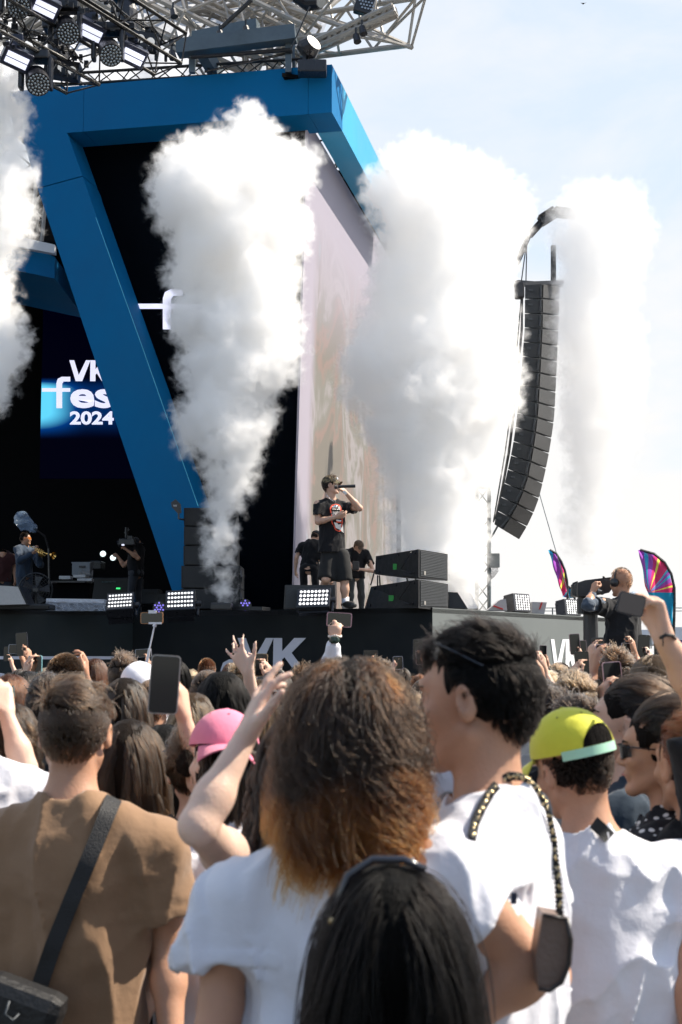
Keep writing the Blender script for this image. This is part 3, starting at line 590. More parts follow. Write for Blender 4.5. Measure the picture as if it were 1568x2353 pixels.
def head_prims(c, M, s, fem=False, detail=True):
    P = lambda x, y, z: c+M @ (np.array([x, y, z])*s)
    q = []
    a = lambda p, k=.02, sub=False: q.append((p, k*s, sub))
    E = lambda c_, r: el(P(*c_), np.array(r)*s, M)
    j = .92 if fem else 1
    a(E((0, -.012, .036), (.0755, .094, .084)), .02); a(E((0, .030, -.022), (.060*j, .062, .085)), .03); a(E((0, -.045, -.015), (.055, .05, .06)), .03)
    a(rc(P(-.052*j, .0, -.055), P(-.014, .072, -.098), .017*s, .016*s), .02); a(rc(P(.052*j, .0, -.055), P(.014, .072, -.098), .017*s, .016*s), .02); a(E((0, .078, -.098), (.020*j, .016, .015)), .016)
    if detail:
        a(rc(P(-.03, .078, .030), P(.03, .078, .030), .013*s, .013*s), .02)
        a(E((-.036, .068, -.022), (.022, .02, .02)), .02); a(E((.036, .068, -.022), (.022, .02, .02)), .02)
        for e in (-1, 1): a(rc(P(e*.032, .099, .006), P(e*.032, .096, .006), .014*s, .014*s), .014, True)
        for e in (-1, 1): a(rc(P(e*.031, .077, .005), P(e*.031, .077, .005), .0125*s, .0125*s), .004)
        a(rc(P(0, .088, .012), P(0, .105, -.024), .0070*s, .0105*s), .010)
        for e in (-1, 1): a(rc(P(e*.0100, .097, -.030), P(e*.0105, .093, -.030), .0085*s, .0075*s), .006)
        a(rc(P(-.018, .0865, -.0555), P(.018, .0865, -.0555), .0065*s, .0065*s), .008); a(rc(P(0, .092, -.055), P(0, .092, -.055), .0075*s, .0075*s), .006)
        a(rc(P(-.014, .0855, -.0665), P(.014, .0855, -.0665), .0075*s, .0075*s), .008)
        a(rc(P(-.018, .0965, -.061), P(.018, .0965, -.061), .0028*s, .0028*s), .003, True)
    else: a(rc(P(0, .086, .010), P(0, .100, -.025), .010*s, .012*s), .012)
    for e in (-1, 1):
        Me = M @ np.array(Matrix.Rotation(e*-.32, 3, 'Z') @ Matrix.Rotation(-.18, 3, 'X'))
        a(el(P(e*.081, -.006, -.004), np.array((.0085, .019, .031))*s, Me), .008); a(el(P(e*.079, -.004, -.026), np.array((.007, .010, .012))*s, Me), .008)
        if detail: a(el(P(e*.0895, .000, .0), np.array((.0065, .010, .018))*s, Me), .005, True)
    return q
NP = lambda v: np.array(v, float)
class Person: pass
def person(px, py, Y, yaw=0, base=0.0, fem=False, sk='a', top='white', topcol=None, sleeve='short', hair='short', hc='dark', head=(0, 0, 0), arms=(None, None), hands=('relaxed', 'relaxed'), label='', group=None,
           pants=(.03, .035, .05), hat=None, vox=None, lean=(0, 0), wide=1.0, legs=None, detail=None, hem=.83, H=None, bare_legs=False, extra=None, hairkw=None, folds=1.0, nock=False, slf=.64, shirt=True, neckf=0):
    """a standing figure whose crown is at pixel (px,py), depth Y. arms: per side None (hanging) or dict(w=point, e=point or None, d=dir, n=palm)"""
    T = NP(at(px, py, Y)); o = Person(); H = H or (T[2]-base); s = H/1.75; o.s = s; o.Y = Y
    vox = vox or float(np.clip(Y*.0017, .0042, .02)); detail = (Y < 6.2) if detail is None else detail
    hy, hp, hr = head; M = rotm(yaw+hy, hp, hr); B = rotm(yaw)
    lx_, ly_ = lean   # how far the head is ahead of the hips (metres, right/forward)
    HC0 = T-M @ (NP((0, -.01, .137))*s); o.hc = HC0; o.M = M    # head centre
    piv = HC0-M @ (NP((0, .0, .10))*s)
    org = NP((piv[0], piv[1], base))-B @ NP((lx_, ly_+.012, 0))
    def J(x, y, z):
        f = np.clip((z-.9)/(1.5-.9), 0, 1); return org+B @ NP((x*wide*s+lx_*f, y*s+ly_*f, z*s))
    o.J = J; o.B = B; W = .165 if fem else .188; o.W = W
    root = empty('person', (float(org[0]), float(org[1]), base), label, 'person', group); o.root = root
    sh = [J(-W, 0, 1.362), J(W, 0, 1.362)]; wr = []; elb = []; arm_pr = []
    for i, sd_ in enumerate((-1, 1)):
        A = arms[i]; L1, L2 = .285*s, .255*s
        if A is None: e_ = J(sd_*(W+.045), -.03, 1.11); w_ = J(sd_*(W+.065), .05, .86); d_ = J(sd_*(W+.06), .09, .7)-w_; n_ = B @ NP((-sd_, 0, 0))
        else:
            w_ = NP(A['w']); 
            if A.get('e') is not None: e_ = NP(A['e'])
            else: e_ = ik(sh[i], w_, L1, L2, A.get('pole', B @ NP((sd_*.8, -.2, -1.0))))
            if e_[2] > sh[i][2]-.02: sh[i] = sh[i]+NP((0, 0, .045*s))-B @ NP((sd_*.015*s, 0, 0))
            d_ = A.get('d', unit(w_-e_)); n_ = A.get('n', B @ NP((0, 1, 0)))
        elb.append(e_); wr.append(w_)
        fk = .86 if fem else 1.0
        arm_pr += [(rc(sh[i], sh[i]+(e_-sh[i])*.45, .056*s*fk, .049*s*fk), .03*s), (rc(sh[i]+(e_-sh[i])*.4, e_, .048*s*fk, .039*s*fk), .03*s),
                   (rc(e_, e_+(w_-e_)*.35, .039*s*fk, .041*s*fk), .02*s), (rc(e_+(w_-e_)*.3, w_, .040*s*fk, .0255*s*fk), .02*s)]
        arm_pr += hand(w_, d_, n_, sd_, hands[i], s*(.94 if fem else 1.02))
    o.sh, o.el, o.wr = sh, elb, wr
    nr = (.050, .047) if fem else (.061, .056)
    torso = [(rc(J(0, -.012, 1.40), piv+M @ (NP((0, -.012, .02))*s), nr[0]*s, nr[1]*s), .03), (rc(J(-.03, -.02, 1.43), J(-W+.035, -.01, 1.366), .040*s, .046*s), .05), (rc(J(.03, -.02, 1.43), J(W-.035, -.01, 1.366), .040*s, .046*s), .05),
             (el(J(0, -.004, 1.305), NP((W*.88, .092, .11))*s, B), .05), (el(J(0, .004, 1.21), NP((.158 if not fem else .142, .108, .17))*s, B), .05), (el(J(0, .004, 1.02), NP((.142 if not fem else .122, .10, .17))*s, B), .05),
             (el(J(0, -.01, .90), NP((.162, .118, .13))*s, B), .05)]
    hp_ = head_prims(HC0, M, s, fem, detail)
    legp = []
    if bare_legs and legs: 
        for (hpj, kn, an) in legs: legp += [(rc(hpj, kn, .078*s, .056*s), .04), (rc(kn, NP(kn)*.65+NP(an)*.35, .052*s, .056*s), .03), (rc(NP(kn)*.7+NP(an)*.3, an, .055*s, .036*s), .03)]
    allp = torso+arm_pr+legp; lo = np.min([_bounds(p[0], .02)[0] for p in allp]+[_bounds(p[0], .02)[0] for p in hp_ if not p[2]], 0); hi = np.max([_bounds(p[0], .02)[1] for p in allp]+[_bounds(p[0], .02)[1] for p in hp_ if not p[2]], 0)
    cutlow = base+.86*s if not legp else lo[2]
    lo[2] = max(lo[2], cutlow-.1) if arms[0] is not None and arms[1] is not None else lo[2]
    f = Field(lo, hi, vox)
    for p, k in torso: f.add(p, k)
    for p, k, sub in hp_:
        f.add(p, k, sub=sub)
    for p, k in arm_pr: f.add(p, k)
    for p, k in legp: f.add(p, k)
    body = link('body', f.mesh('body'), SK[sk], root); o.body = body
    # --- shirt
    if shirt:
        t = .013*s; sp = [(el(J(0, -.006, 1.300), NP((W*.92, .100, .115))*s+t, B), .05), (el(J(0, .002, 1.20), NP((.163 if not fem else .150, .114, .18))*s+t, B), .06), (rc(J(0, -.018, 1.38), J(0, -.014, 1.432), nr[0]*s+.03, nr[0]*s+.016), .05),
                          (rc(J(-.075, .0, 1.10), J(-.085, -.005, hem-.02), .095*s, .100*s), .07), (rc(J(.075, .0, 1.10), J(.085, -.005, hem-.02), .095*s, .100*s), .07), (rc(J(0, .0, 1.10), J(0, -.005, hem-.02), .115*s, .118*s), .07),
                          (rc(J(-.04, -.02, 1.424), J(-W+.03, -.01, 1.365), .038*s+t, .046*s+t), .05), (rc(J(.04, -.02, 1.424), J(W-.03, -.01, 1.365), .038*s+t, .046*s+t), .05)]
        sl_ = []
        for i in (0, 1):
            a, b_, w_ = sh[i], elb[i], wr[i]; dn = unit(b_-a)
            if sleeve == 'short': 
                en = a+(b_-a)*slf; sl_.append((rc(a-NP((0, 0, .020*s)), a+(b_-a)*.9, .053*s+t, .064*s+t*1.4), .06, (en, dn))); sl_.append(('carve', rc(en-dn*.035, en+dn*.1, .046*s+t, .056*s+t)))
            elif sleeve == 'long':
                sl_.append((rc(a, b_, .064*s+t, .048*s+t), .04, None)); wd_ = unit(w_-b_); sl_.append((rc(b_, w_, .048*s+t, .032*s+t), .04, (b_+(w_-b_)*.93, wd_)))
            elif sleeve == 'none': pass
        pts = [p[0] for p in sp]+[q[0] for q in sl_ if q[0] != 'carve']
        lo = np.min([_bounds(p, .03)[0] for p in pts], 0); hi = np.max([_bounds(p, .03)[1] for p in pts], 0)
        lo[2] = max(lo[2], J(0, 0, hem)[2]-.02)
        fs_ = Field(lo, hi, vox*1.15)
        for p, k in sp: fs_.add(p, k)
        for q in sl_:
            if q[0] != 'carve': fs_.add(q[0], q[1], cut=q[2])
        X, Yg, Z = fs_.grids(); sd_i = int(abs(px*7+py)) % 9999
        if folds:
            w1 = waves(X, Yg, Z, 8/s, sd_i, 2, (1.4, 1.4, .55)); w2 = waves(X, Yg, Z, 19/s, sd_i+3, 2, (1.1, 1.1, .7))
            fs_.F += np.minimum((np.abs(w1)**.7-.45)*.030*folds*s+(np.abs(w2)**.7-.4)*.011*folds*s, .007*s).astype(np.float32)
        hz = J(0, 0, hem)[2]; fs_.F = np.maximum(fs_.F, hz-Z+0*X)
        for q in sl_:
            if q[0] != 'carve' and q[2] is not None and Y < 5:
                en_, dn_ = q[2]; sd__ = (X-en_[0])*dn_[0]+(Yg-en_[1])*dn_[1]+(Z-en_[2])*dn_[2]; nr_ = ((X-en_[0])**2+(Yg-en_[1])**2+(Z-en_[2])**2) < (.13*s)**2
                fs_.F = np.where(nr_ & (sd__ > -.024*s) & (sd__ < 0), np.maximum(fs_.F-.0022, sd__), fs_.F).astype(np.float32)
        for q in sl_:
            if q[0] == 'carve' and base > 0: fs_.add(q[1], .004, sub=True)
        nb = J(0, .0, 1.445) if not fem else J(0, .01, 1.44)
        d_ = rc(nb-NP((0, 0, .005)), nb+NP((0, 0, .2)), nr[0]*s+.006, nr[0]*s+.05); fs_.add(d_, .008, sub=True)
        tm = topcol if not isinstance(topcol, tuple) else cloth(top, topcol)
        if tm is None: tm = cloth('white', (.80, .80, .83))
        o.shirt = link('tshirt' if sleeve == 'short' else 'top', fs_.mesh('tshirt'), tm, root)
        # collar ring
        q = MB(); n_ = 24; R_ = nr[0]*s+.010; ring = []
        for i in range(n_+1):
            a = 2*PI*i/n_; lp = NP((math.cos(a)*R_, math.sin(a)*R_*1.05, 0)); w_ = B @ lp; ring.append(Vector(nb+w_+NP((0, 0, .002-.028*max(0, math.sin(a))*s+.006))))
        if Y < 5 and not nock: q.tube(ring, .006*s, 8, False); q.build('collar', tm, root, True)
    # --- trousers
    if pants is not None:
        pv = max(vox*2, .014); ft = []
        if legs: L_ = legs
        else: L_ = [(J(e*.09, -.01, .88), J(e*.10, .02, .48), J(e*.11, -.01, .06)) for e in (-1, 1)]
        tr = [(el(J(0, -.01, .92), NP((.165, .122, .12))*s, B), .04)]
        for (a, b_, c_) in L_:
            if bare_legs:   # knee-length baggy shorts
                e_ = NP(b_)+(NP(c_)-NP(b_))*.05; tr.append((rc(a, e_, .105*s, .112*s), .05))
            else: tr += [(rc(a, b_, .092*s, .066*s), .05), (rc(b_, c_, .064*s, .055*s), .05)]
        lo = np.min([_bounds(p[0], .03)[0] for p in tr], 0); hi = np.max([_bounds(p[0], .03)[1] for p in tr], 0); hi[2] = min(hi[2], J(0, 0, 1.0)[2])
        ff = Field(lo, hi, pv)
        for p, k in tr: ff.add(p, k)
        X, Yg, Z = ff.grids(); ff.F += ((np.abs(waves(X, Yg, Z, 8, 5, 2, (1, 1, .8)))-.35)*.014).astype(np.float32)
        if bare_legs:
            for (a, b_, c_) in L_:
                dn = unit(NP(b_)-NP(a)); sdist = (X-b_[0])*dn[0]+(Yg-b_[1])*dn[1]+(Z-b_[2])*dn[2]; near = ((X-b_[0])**2+(Yg-b_[1])**2+(Z-b_[2])**2) < (.2*s)**2
                ff.F = np.where(near, np.maximum(ff.F, sdist+.0), ff.F)
        pm = pants if not isinstance(pants, tuple) else cloth('trousers_%02d%02d%02d' % tuple(int(c*99) for c in pants), pants)
        link('trousers' if not bare_legs else 'shorts', ff.mesh('trousers'), pm, root)
    if hair: do_hair(o, hair, hc, hatted=hat is not None, **(hairkw or {}))
    if hat: hat_(o, *hat)
    return o

# ---- hair
def do_hair(o, style, hc, n=None, hatted=False, length=None, seed=None, mass=True, comb=(0, .6, .3), part=0, curl=0, spread=1.0, drape=None, tipc=None, rad=None, thick=1.0, wisps=0):
    s, M, c, Y = o.s, o.M, o.hc, o.Y; rng = np.random.default_rng(seed or int(abs(c[0]*977+c[2]*1313)*10) % 99991)
    col = HC[hc]; hm = hair_mat('hair_'+hc, col[0], col[1], zr=(c[2]-.03, c[2]-.25) if hc == 'ombre' else None); mm = mass_mat(hc, col[0])
    P = lambda v: c+(M @ (np.asarray(v)*s).T).T
    rad_ = rad or float(np.clip(Y*.00027, .0006, .0024)); n = n or int(np.clip(26000/Y**1.25, 900, 9500))
    cen = NP((0, -.012, .022)); rr = NP((.080, .099, .106))
    u = rng.normal(size=(n*3, 3)); u /= np.linalg.norm(u, axis=1)[:, None]; hy = u[:, 1]/np.maximum(np.hypot(u[:, 0], u[:, 1]), .2)
    th = np.interp(hy, [-1, -.6, -.15, .12, .35, .7, 1], [-.86, -.72, -.32, -.02, .30, .52, .60]) ; u = u[u[:, 2] > th+rng.normal(0, .03, len(u))]
    if hatted: u = u[u[:, 2] < .12]
    u = u[:n]; n = len(u)
    pos = cen+u*rr; nrm = u/rr; nrm /= np.linalg.norm(nrm, axis=1)[:, None]
    lsty = style in ('long', 'bob')
    K = (22 if curl else 14) if lsty else 6
    if style == 'short': base = .045*np.clip((u[:, 2]+.15)*1.5, .22, 1.15)
    elif style == 'buzz': base = np.full(n, .007)
    elif style == 'messy': base = .052*np.clip((u[:, 2]+.35)*1.3, .35, 1.2)
    elif style == 'tied': base = np.full(n, .10)
    else: base = np.full(n, length or .42)
    if length and not lsty: base = base*(length/.045)
    LEN = base*rng.uniform(.75, 1.1, n)
    if lsty: LEN = LEN*np.clip(.75+.25*(-u[:, 1]+1)/2+.12*np.abs(u[:, 0]), .7, 1.05)
    nc = max(30, n//(32 if curl else 18)); cc = rng.integers(0, n, nc); near = np.argmin(((u[:, None, :]-u[None, cc, :])**2).sum(2), 1) if n*nc < 6e6 else rng.integers(0, nc, n)
    if curl: LEN = LEN*rng.uniform(.78, 1.08, nc)[near]
    cl_dir = rng.normal(0, .28, (nc, 3))[near]; ph = rng.uniform(0, 6.28, nc)[near]; fr = rng.uniform(.8, 1.25, nc)[near]
    up = NP((0, 0, 1)); Gl = M.T @ NP((0, 0, -1))
    if style in ('short', 'buzz', 'messy'):
        cb = NP(comb); t = cb-nrm*(nrm @ cb)[:, None]; d = t*(1.5 if style != 'buzz' else .3)+nrm*((.30 if Y < 4 else .14) if style == 'short' else .9 if style == 'buzz' else (.42 if Y < 4 else .26))+cl_dir*(1.0 if style != 'buzz' else .2)+rng.normal(0, .14, (n, 3))
        side = u[:, 2] < .35; d[side] = (nrm*.28+NP((0, -.35, -.9))+cl_dir*.5+rng.normal(0, .12, (n, 3)))[side]
    elif style == 'tied':
        tgt = NP((0, -.12, .05)); d = tgt-pos; d = d-nrm*(d*nrm).sum(1)[:, None]*.95; d /= np.linalg.norm(d, axis=1)[:, None]; d = d+nrm*.12+cl_dir*.9+rng.normal(0, .10, (n, 3)); LEN = np.linalg.norm(pos-tgt, axis=1)*rng.uniform(.7, 1.25, n)
    else:
        sx = np.sign(u[:, 0]-part+1e-6)[:, None]*NP((1, 0, 0)); bk_ = NP((0, -.55, 0)); t = sx*.8+bk_+Gl*.6; t = t-nrm*(t*nrm).sum(1)[:, None]; d = t+nrm*(.28*thick if not curl else .30)+cl_dir*(.4 if not curl else .25)+rng.normal(0, .08, (n, 3))
    d /= np.linalg.norm(d, axis=1)[:, None]
    pts = np.zeros((n, K, 3)); p = pos.copy(); pts[:, 0] = p; st = (LEN/(K-1))[:, None]
    shc = [(M.T @ (NP(q)-c))/s for q in (o.J(-.10, -.01, 1.38), o.J(.10, -.01, 1.38), o.J(0, 0, 1.30))]
    for i in range(1, K):
        if style == 'tied': 
            dd = tgt-p; dd -= 0; g_ = dd/np.maximum(np.linalg.norm(dd, axis=1), 1e-4)[:, None]; d = d*.8+g_*.34+rng.normal(0, .05, (n, 3))
        elif lsty: d = d*.72+Gl*(.30+.04*i)+cl_dir*.05*spread+rng.normal(0, .02, (n, 3))+(-(p-NP((0, -.03, 0)))*NP((1, 1, 0))*3.2*max(0, i/K-.6) if curl else 0)
        elif style == 'messy': d = d+Gl*.10-nrm*.17+rng.normal(0, .10, (n, 3))
        else: d = d+Gl*.13*(1 if style == 'short' else 0)-nrm*(.26 if style == 'short' else .02)+rng.normal(0, .05, (n, 3))
        d /= np.linalg.norm(d, axis=1)[:, None]; p = p+d*st
        e = (p-cen)/(rr*(1.035+.03*rng.random((n, 1))*thick+(.05*thick*min(i, 6)/6 if lsty else 0))); L_ = np.linalg.norm(e, axis=1); ins = L_ < 1
        if ins.any():
            q = cen+(p-cen)/np.maximum(L_, .05)[:, None]; p[ins] = q[ins]
        if lsty:
            for q_, rq in zip(shc, (.085, .085, .12)):
                e = p-q_; L_ = np.linalg.norm(e, axis=1); ins = L_ < rq; p[ins] = (q_+e/np.maximum(L_, .01)[:, None]*rq)[ins]
            
        pts[:, i] = p
    if drape and lsty: pts[..., 0] *= 1+drape*np.linspace(0, 1, K)[None, :]; pts[..., 1] *= 1+.4*drape*np.linspace(0, 1, K)[None, :]
    if curl:
        tt = np.linspace(0, 1, K)[None, :]; amp = curl*np.clip(tt*1.5-.2, 0, 1)*rng.uniform(.88, 1.1, n)[:, None]
        a = ph[:, None]+tt*fr[:, None]*LEN[:, None]*30+np.clip(tt-.7, 0, 1)*6; out_ = pts[:, :, :2]/np.maximum(np.linalg.norm(pts[:, :, :2], axis=2), .01)[..., None]
        pts[..., 0] += amp*np.cos(a)*.9+amp*out_[..., 0]*.3; pts[..., 1] += amp*np.sin(a)*.9+amp*out_[..., 1]*.2; pts[..., 2] += amp*np.sin(a*1.0+1)*.45
        # clump towards the guide
        gp = pts[cc][near]; off = (pts-gp); pts = gp+off*(1-.70*np.linspace(0, 1, K)[None, :, None]**.9)
    elif lsty:
        gp = pts[cc][near]; pts = gp+(pts-gp)*(1-.45*np.linspace(0, 1, K)[None, :, None])
    W_ = c+(pts.reshape(-1, 3)*s) @ M.T
    hd = bpy.data.hair_curves.new('hair'); hd.add_curves([K]*n); hd.attributes['position'].data.foreach_set('vector', W_.astype(np.float32).ravel())
    ra = hd.attributes.get('radius') or hd.attributes.new('radius', 'FLOAT', 'POINT'); pr = np.tile(np.linspace(1, .45, K)*rad_, n)*np.repeat(rng.uniform(.7, 1.3, n), K); ra.data.foreach_set('value', pr.astype(np.float32))
    hd.materials.append(hm); ho = bpy.data.objects.new('hair', hd); COL.objects.link(ho); ho.parent = o.root; ho.matrix_parent_inverse = Matrix.Translation(-Vector(o.root.location))
    if mass:   # the body of the hair under the loose strands
        vx = float(np.clip(Y*.0025, .007, .016)); bz = .3 if style == 'buzz' else 1
        f = Field(c-.26*s-NP((0, 0, (length or .42) if lsty else 0)), c+.26*s, vx); f.add(el(P(cen+NP((0, -.002, .004 if not hatted else -.008))), (rr+(.004 if lsty else -.001)-(.004 if hatted else 0))*s, M), .01)
        f.add(el(P(NP((0, .115, -.045))), NP((.078, .085, .115))*s, M), .015, sub=True)
        if not lsty: 
            f.add(el(P(NP((0, .03, -.09))), NP((.12, .13, .070))*s, M), .015, sub=True)
            for e in (-1, 1): f.add(el(P(NP((e*.088, .012, -.01))), NP((.022, .040, .045))*s, M), .01, sub=True)
        else:
            ln_ = (length or .42); 
            for zz_, wx, wy in ((-.06, .085, .075), (-.14, .088, .07), (-.22, .092, .062), (-.32, .09, .055), (-.42, .085, .05), (-.52, .07, .04)):
                if -zz_ < ln_*.82: 
                    q = c+M @ (NP((0, -.035, 0))*s)+NP((0, 0, zz_*s+.01)); f.add(el(q, NP((wx*(1+(drape or 0)*min(1, -zz_/ln_)), wy, .08))*s, M), .04)
            f.add(el(P(NP((0, .12, -.06))), NP((.062, .09, .13))*s, M), .015, sub=True)
        if style == 'tied': f.add(rc(P(NP((0, -.125, .05))), P(NP((0, -.13, .03))), .034*s, .036*s), .01)
        X, Yg, Z = f.grids(); f.F += (.004*waves(X, Yg, Z, 55, 3, 2, (1, 1, .35))).astype(np.float32)
        link('hair_mass', f.mesh('hair_mass'), mm, o.root)
def hat_(o, kind, col, name, back=True, tilt=0, brimdir=None):
    """baseball cap: dome, brim, button; back=True puts the brim behind the head with the strap gap in front"""
    s, c = o.s, o.hc; M = o.M @ np.array(Matrix.Rotation(tilt, 3, 'X')) 
    if brimdir is not None: M = M @ np.array(Matrix.Rotation(brimdir, 3, 'Z'))
    m = cloth(name, col, .75, .15, .25); P = lambda x, y, z: Vector(c+M @ (NP((x, y, z))*s)); q = MB()
    def dome(u, v):
        a = u*2*PI; e = v*PI/2; rr_ = (.094, .113, .112); k = 1+.012*math.cos(6*a)*math.cos(e); return P(math.cos(a)*math.cos(e)*rr_[0]*k, -.012+math.sin(a)*math.cos(e)*rr_[1]*k, .040+math.sin(e)*rr_[2]*.93)
    q.grid(dome, 48, 14); q.tube([P(0, -.012, .139), P(0, -.012, .146)], [.008*s, .005*s], 10)
    for k in range(6):
        a = k*PI/3; q.tube([P(math.cos(a)*math.cos(e)*.0935, -.012+math.sin(a)*math.cos(e)*.1115, .040+math.sin(e)*.1015) for e in np.linspace(0, 1.5, 10)], .0012*s, 5, False)
    q.build('cap_dome', m, o.root, True); q = MB()
    for k in range(6): a = (k+.5)*PI/3; e = .95; pe = P(math.cos(a)*math.cos(e)*.0945, -.012+math.sin(a)*math.cos(e)*.1135, .040+math.sin(e)*.1045); q.disc(pe, pe-Vector(c), .0028*s, .0015, 8)
    x_ = q.build('eyelets', mat('eyelet_'+name, tuple(v*.45 for v in col), .6), o.root); x_['kind'] = 'stuff'
    q = MB(); 
    def brim(u, v):
        a = R(35+110*u); k = 1+.62*v; x = math.cos(a)*.090*(1+.05*v); y = math.sin(a)*.108+v*.066*math.sin(a)**.7; return P(x, -.012+y, .043-.018*v-.05*(x/.09)**2*(.25+.6*v))
    q.grid(brim, 20, 6); q.grid(lambda u, v: brim(u, v)-Vector(M @ NP((0, 0, .004*s))), 20, 6); q.build('cap_brim', m, o.root, True)

# ---------------------------------------------------------------- telephones
SCRN = mat('phone_glass', (.010, .011, .013), .08, spec=.6); 
def phone(c, rt, up, w_, h_, label, case=(.02, .02, .02), lit=None, group='phones held up by the crowd', bezel=.05):
    c = Vector(c); rt = Vector(rt).normalized(); up = Vector(up); up = (up-rt*up.dot(rt)).normalized(); nn = rt.cross(up); m = Matrix((rt, nn*-1, up)).transposed()
    m = Matrix((rt, -nn, up)).transposed() if Matrix((rt, -nn, up)).determinant() > 0 else Matrix((rt, nn, up)).transposed()
    fr = nn if nn.y < 0 else -nn   # the face turned to the camera
    e = empty('phone', c, label, 'phone', group)
    b = MB(); th = .009; rad = min(w_, h_)*.14
    def rr_(W_, H_, r_, off):
        o_ = []
        for (sx, sy, a0) in ((1, 1, 0), (-1, 1, 90), (-1, -1, 180), (1, -1, 270)):
            for k in range(5): a = R(a0+k*22.5); o_.append(c+rt*(sx*(W_/2-r_)+math.cos(a)*r_)+up*(sy*(H_/2-r_)+math.sin(a)*r_)+fr*off)
        return o_
    b.poly(rr_(w_, h_, rad, 0), th, -fr); b.build('case', mat('case_%02d%02d%02d' % tuple(int(v*99) for v in case), case, .35, spec=.5), e)
    b = MB(); k_ = 1-bezel*2*min(w_, h_)/w_; b.poly(rr_(w_*(1-bezel*1.6), h_-w_*bezel*1.6 if h_ > w_ else h_*(1-bezel*1.8), rad*.8, .0012), .001, -fr)
    b.build('screen', SCRN if lit is None else mat('screen_%02d%02d%02d' % tuple(int(v*99) for v in lit), tuple(v*.3 for v in lit), .12, emit=lit, estr=.45, noise=.0), e)
    return e
def px_phone(x, y, Y, wpx, hpx, label, case=(.02, .02, .02), roll=0, yaw=0, lit=None, **k):
    c = at(x, y, Y); rt = Vector((math.cos(roll)*math.cos(yaw), math.cos(roll)*math.sin(yaw), math.sin(roll))); up = Vector((-math.sin(roll)*math.cos(yaw), 0, math.cos(roll)))
    return phone(c, rt, up, wpx*Y/F, hpx*Y/F, label, case, lit, **k)
# ---------------------------------------------------------------- who stands where
from mathutils.bvhtree import BVHTree
C = lambda x, y, Y: NP(at(x, y, Y))
CAMP = Vector((0, 0, EYE))
def bvh(o):
    me = o.data; return BVHTree.FromPolygons([v.co.copy() for v in me.vertices], [tuple(p.vertices) for p in me.polygons])
def cast(b, x, y, off=.006, near=None):
    d = (at(x, y, 10)-CAMP).normalized(); h = b.ray_cast(CAMP, d)
    if h[0] is None: return None
    return h[0]-d*off
def strap(o, shirt, path, w_px, name, m, n=40, thick=.004, parent=None, off=.006):
    """a band laid on a garment along a path of pixels"""
    b = bvh(shirt); xs = [p[0] for p in path]; ys = [p[1] for p in path]; t = np.linspace(0, 1, len(path)); q = MB(); L_, R_ = [], []; last = None
    for u in np.linspace(0, 1, n):
        x, y = np.interp(u, t, xs), np.interp(u, t, ys); x2, y2 = np.interp(min(u+.03, 1), t, xs), np.interp(min(u+.03, 1), t, ys); x1, y1 = np.interp(max(u-.03, 0), t, xs), np.interp(max(u-.03, 0), t, ys)
        dx, dy = x2-x1, y2-y1; l = math.hypot(dx, dy); nx, ny = -dy/l*w_px/2, dx/l*w_px/2
        a, c = cast(b, x+nx, y+ny, off), cast(b, x-nx, y-ny, off)
        if a is None and c is None: continue
        a = a or at(x+nx, y+ny, c.y); c = c or at(x-nx, y-ny, a.y); L_.append(a); R_.append(c)
    # smooth so the band spans the folds
    for _ in range(6):
        for A in (L_, R_):
            B_ = [v.copy() for v in A]
            for i in range(1, len(A)-1): m__ = B_[i]*.5+(B_[i-1]+B_[i+1])*.25; m__.y = min(m__.y, B_[i].y) if name == 'strap' else m__.y; A[i] = m__
    N = len(L_); back = Vector((0, thick, 0)); q.grid(lambda u, v: L_[min(int(round(v*(N-1))), N-1)].lerp(R_[min(int(round(v*(N-1))), N-1)], u), 2, N-1)
    q.grid(lambda u, v: L_[min(int(round(v*(N-1))), N-1)].lerp(R_[min(int(round(v*(N-1))), N-1)], u)+back, 2, N-1)
    return q.build(name, m, parent, True), L_, R_
BLK = mat('webbing_black', (.006, .006, .007), .6, bump=.3, bscale=300); LEATH = mat('brown_leather', (.15, .10, .078), .42, noise=.12, nscale=30, bump=.2, bscale=150); GOLD = mat('gold_chain', (.75, .58, .32), .28, metal=1)
BLKT = cloth('black_tee', (.010, .010, .012), .85, .1); NAVY = cloth('navy_tee', (.018, .032, .05), .85, .15); WT = cloth('white_tee', (.66, .66, .71), .85, .1); GREYT = cloth('grey_tee', (.30, .29, .27), .9, .15)
def glasses(o, up=0, fwd=.0, pitch=0, name='sunglasses'):
    """dark glasses on the face (up=0) or pushed up on the head"""
    s, c = o.s, o.hc; M = o.M @ np.array(Matrix.Rotation(pitch, 3, 'X')); P = lambda x, y, z: Vector(c+M @ (NP((x, y+fwd, z+up))*s)); g_ = mat('dark_lens', (.01, .01, .012), .1, spec=.8); q = MB()
    for e in (-1, 1):
        q.grid(lambda u, v: P(e*(.008+.052*u), .106-.03*u**2-.004*v, .022-.042*v*(1-.25*u)), 6, 4); q.tube([P(e*.060, .084, .016), P(e*.076, .05, .014), P(e*.081, -.015, .006)], .0022*s, 6)
    q.tube([P(-.06, .086, .020), P(-.01, .108, .020), P(.01, .108, .020), P(.06, .086, .020)], .0022*s, 6); return q.build(name, g_, o.root, False)
